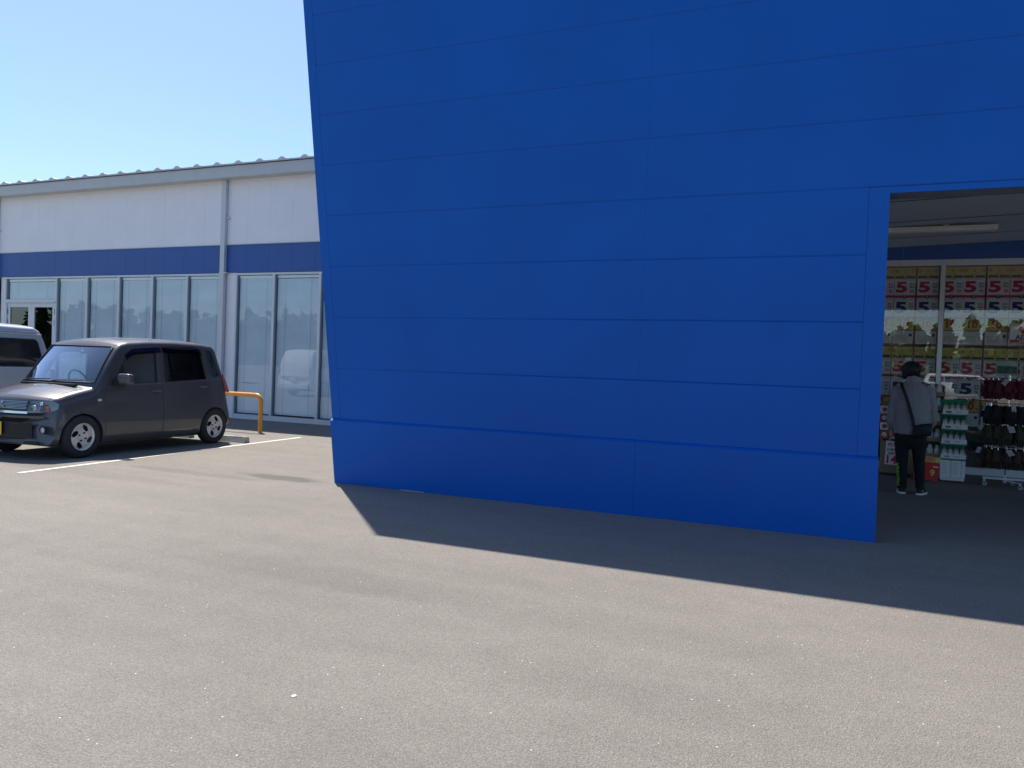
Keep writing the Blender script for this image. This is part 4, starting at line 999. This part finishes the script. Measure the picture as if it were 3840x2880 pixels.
# cardboard bin at left
cb = empty('cardboard_bin', (.86, 13.0, 0)); tag(cb, 'brown cardboard dump bin with the red price 14 card on its front', 'bin')
a = MB(); 
for q in ((-.22, .02, -.0, .012), ): pass
a.box(-.235, .17, 0, .012, .045, .53, CARD); a.box(-.235, .17, .34, .352, .045, .56, CARD); a.box(-.235, -.223, .0125, .3395, .045, .55, CARD); a.box(.158, .17, .0125, .3395, .045, .55, CARD); a.box(-.22, .155, .0125, .3395, .046, .06, CARD); a.build('box', cb)
a = MB(); a.box(-.225, .16, .02, .33, 0, .044, BLACK); a.build('base', cb)
RP = mat('pack_red', (.50, .06, .05), .4); 
k_ = 0
for row in range(4):
    for i in range(2):
        pk = MB(); w_ = .12; pk.box(-w_/2, w_/2, 0, .03, 0, .115, (RP, PW, RP, LAB)[(row+i) % 4], ch=.008); 
        o = empty('snack_pack', (.66+.15*i, 13.05+.07*row, .56+.125*row)); b_ = pk.build('bag_body', o)
        q = MB(); q.lathe([(.001, -.002), (.032, -.002), (.034, 0)], (0, 0, .06), 'y', (PW, RP, LAB, RP)[(row+i) % 4], 18); q.text('12.', 0, .06, .03, -.004, PK, .02); q.build('print', o)
        tag(o, 'red and white pack %s the wall end, %s row above the cardboard bin' % (('nearer', 'further from')[i], tn[row]), 'pack', 'packs stacked above the cardboard bin')
    if row: 
        pass
bk = MB(); bk.box(-.235, .17, .0, .02, 0, .56, CARD); o = bk.build('pack_stand', loc=(.86, 13.37, .56)); tag(o, 'brown card back board carrying the packs above the cardboard bin', 'stand')
sh_ = [MB().box(-.235, .17, -.06, .0, -.012, 0, CARD) for _ in range(1)]
for row in range(4):
    s2 = MB(); s2.box(-.235, .17, 13.04+.07*row-13.0, .37, .558+.125*row-.56-.006+.56, .559+.125*row, CARD); s2.build('shelf_step', cb)
pc = empty('price_card', (.765, 12.985, .17)); tag(pc, 'white card with a red hand-drawn price 14 on the front of the cardboard bin', 'sign')
a = MB(); a.box(-.09, .09, 0, .004, 0, .36, PW); a.build('sheet', pc)
a = MB(); a.text('14', -.01, .075, .17, -.002, PR, .03); a.text('特売', 0, .30, .07, -.002, PR, .01); a.text('お買得', 0, .225, .05, -.002, PK, .01); a.text('洗剤', -.01, .17, .045, -.002, PK, .01); a.build('lettering', pc); pc.rotation_euler = (0, R(2), 0)
rp = empty('price_poster', (1.20, 12.60, .03)); rp.rotation_euler = (R(6), R(4), 0); tag(rp, 'red price poster with yellow header and yellow 9 behind the legs of the person', 'sign')
a = MB(); a.box(-.155, .155, 0, .004, 0, .345, mat('sign_red', (.62, .04, .03), .5)); a.build('sheet', rp)
a = MB(); a.box(-.155, .155, -.0015, -.0001, .265, .345, PY); a.build('header', rp)
a = MB(); a.text('特価格', .0, .303, .075, -.003, mat('sign_pink', (.7, .15, .12), .5), .02); a.text('9', .075, .105, .13, -.003, PY, .03); a.box(.07, .14, -.003, -.0001, .195, .21, PW); a.build('lettering', rp)

# rolling glove stand
gx, gy = 2.20, 12.72
gs = empty('glove_stand', (gx, gy, 0)); tag(gs, 'white rolling stand with four tiers of hanging gloves', 'display stand')
a = MB(); a.cyl((0, 0, .11), (0, 0, 1.62), .012, CHROME); a.build('pole', gs)
GW = mat('stand_white', (.62, .64, .66), .4)
a = MB(); a.box(-.27, .31, -.025, .025, .10, .13, GW, ch=.004); a.build('base_bar', gs)
a = MB(); a.prism([(-.025, 0), (.025, 0), (.16, -.30), (.11, -.30)], 'z', .09, .099, GW); a.prism([(-.025, 0), (.025, 0), (.16, .30), (.11, .30)], 'z', .09, .099, GW); a.build('base_bar', gs)
a = MB(); a.cyl((0, 0, .06), (0, 0, .17), .022, GW); a.build('hub', gs)
for (x, y) in ((-.25, 0), (.135, -.28), (.29, .0), (.135, .28)):
    c = MB(); c.box(x-.012, x+.012, y-.012, y+.012, .06, .0995, GW); c.prism([(x-.018, .035), (x+.018, .035), (x+.012, .062), (x-.012, .062)], 'y', y-.016, y+.016, CHROME); c.build('caster_fork', gs)
    w_ = MB(); w_.lathe([(.001, -.012), (.026, -.012), (.030, -.006), (.030, .006), (.026, .012), (.001, .012)], (x+.006, y, .030), 'y', mat('caster_grey', (.35, .36, .38), .5), 20); w_.build('caster', gs)
def glove_proto(m):
    r_ = empty('glove_pair'); b = MB()
    # pair of gloves hanging by the cuffs, fingers down; fan lies in the local XZ plane
    for yy in (-.012, .012):
        b.tube([(0, yy, 0), (0, yy, -.05), (0, yy, -.10), (0, yy, -.14)], [.032, .034, .045, .045], m, 12)
        for q, ln in enumerate((.055, .075, .08, .065)):
            x = -.033+.022*q; b.tube([(x, yy, -.125), (x*1.15, yy, -.15-ln*.5), (x*1.2, yy, -.145-ln)], [.013, .012, .009], m, 8)
        b.tube([(.03, yy, -.07), (.065, yy, -.10), (.075, yy, -.135)], [.014, .013, .009], m, 8)
    b.v = [(x, y*1.0 if abs(y) < .0 else y*.62, z) for x, y, z in b.v]
    b.build('gloves', r_)
    t_ = MB(); t_.box(-.026, .026, -.031, -.0295, -.065, .005, mat('tag_grey', (.42, .43, .45), .6)); t_.box(-.012, .015, -.033, -.0312, -.04, -.02, PG); t_.build('tag_card', r_)
    h = MB(); h.tube([(0, -.0, .035), (0, 0, .0)], .003, CHROME, 6); h.build('hook', r_)
    return r_
tiers = [(1.50, mat('glove_maroon', (.10, .012, .025), .9, bump=.5, bscale=40), 'dark maroon', .33), (1.14, mat('glove_black', (.012, .013, .016), .9, bump=.5, bscale=40), 'black', .30), (.86, mat('glove_olive', (.045, .045, .022), .9, bump=.5, bscale=40), 'olive green', .30), (.53, mat('glove_brown', (.055, .028, .02), .9, bump=.5, bscale=40), 'dark brown', .31)]
on16 = ['first', 'second', 'third', 'fourth', 'fifth', 'sixth', 'seventh', 'eighth', 'ninth', 'tenth', 'eleventh', 'twelfth', 'thirteenth', 'fourteenth']
for ti, (z, m, nm, rad) in enumerate(tiers):
    a = MB(); 
    for k in range(4): an = R(45*k+10); a.cyl((-rad*.95*cos(an), -rad*.95*sin(an), z+.035), (rad*.95*cos(an), rad*.95*sin(an), z+.035), .005, CHROME, 8)
    a.tube([(rad*.8*cos(2*pi*k/24), rad*.8*sin(2*pi*k/24), z+.035) for k in range(24)], .004, CHROME, 6, closed=True); a.build('hanger_ring', gs)
    gpr = glove_proto(m); fst = True; n = 14
    for i in range(n-1, -1, -1):
        an = -pi+2*pi*i/n*1.0+.1; rr_ = rad*random.uniform(.72, .92)
        o = dup(gpr) if i else gpr
        for ch in list(o.children):
            if ch.name.startswith('tag_card'):
                if i % 3: bpy.data.objects.remove(ch)
                else: ch.rotation_euler = (R(random.uniform(-12, 12)), R(random.uniform(-28, 28)), R(random.uniform(-20, 20)))
        o.location = (gx+rr_*cos(an), gy+rr_*sin(an), z); o.rotation_euler = (R(random.uniform(-6, 6)), R(random.uniform(-7, 7)), an+pi/2+R(random.uniform(-35, 35))); o.scale = (1.25, 2.6, 1.18)
        tag(o, '%s gloves on the %s tier of the stand, %s hook round' % (nm, ('top', 'second', 'third', 'lowest')[ti], on16[i]), 'gloves', 'gloves hanging on the rolling stand')
hd = empty('header_card', (2.14, gy-.12, 1.58)); tag(hd, 'small picture card in a clear sleeve on top of the glove stand', 'sign')
a = MB(); a.box(-.13, .13, 0, .003, 0, .19, LAB); a.build('sheet', hd)
a = MB(); a.box(-.12, .12, -.002, -.0005, .02, .125, mat('photo_grey', (.12, .14, .17), .4, var=.6, vscale=18)); a.build('picture', hd)
a = MB(); a.box(-.14, .14, -.006, -.004, -.01, .20, LENS); a.build('clear_sleeve', hd)

# ================================================================== WOODED RIDGE BEHIND THE VIEWPOINT (seen in reflections)
LEAF = mat('far_foliage', (.05, .085, .035), .8, var=.35, vscale=.3)
fw = MB(); vs = []; fs = []
rnd = random.Random(3)
for i in range(400):
    x = -190+.88*i+rnd.uniform(-1, 1); y = -105+rnd.uniform(-9, 9); h = (6.8 if x > -30 else 6.8+(-30-x)*.10 if x > -80 else 11.2)+3.0*noise.noise(Vector((x*.02, 0, 0)))+rnd.uniform(-1.0, 1.6); rw = rnd.uniform(1.3, 2.5)
    for k in range(110):
        t_ = rnd.random()**.85; zz = h*(1-t_*.98); an = rnd.uniform(0, 2*pi); rr_ = rw*(.25+.9*t_)*math.sqrt(rnd.random())*(1 if t_ < .8 else 1); c = Vector((x+rr_*cos(an), y+rr_*sin(an), zz)); s_ = rnd.uniform(.4, .85)
        a_ = Vector((rnd.uniform(-1, 1), rnd.uniform(-1, 1), rnd.uniform(-.6, .6))).normalized()*s_; b_ = a_.orthogonal().normalized()*s_
        o_ = len(vs); vs += [c-a_, c-b_, c+a_, c+b_]; fs.append((o_, o_+1, o_+2, o_+3))
fw.add(vs, fs, LEAF); o = fw.build('far_wood', fix=False); tag(o, 'dark green line of trees across the car park, seen mirrored in the shop windows', 'trees', kind='stuff')
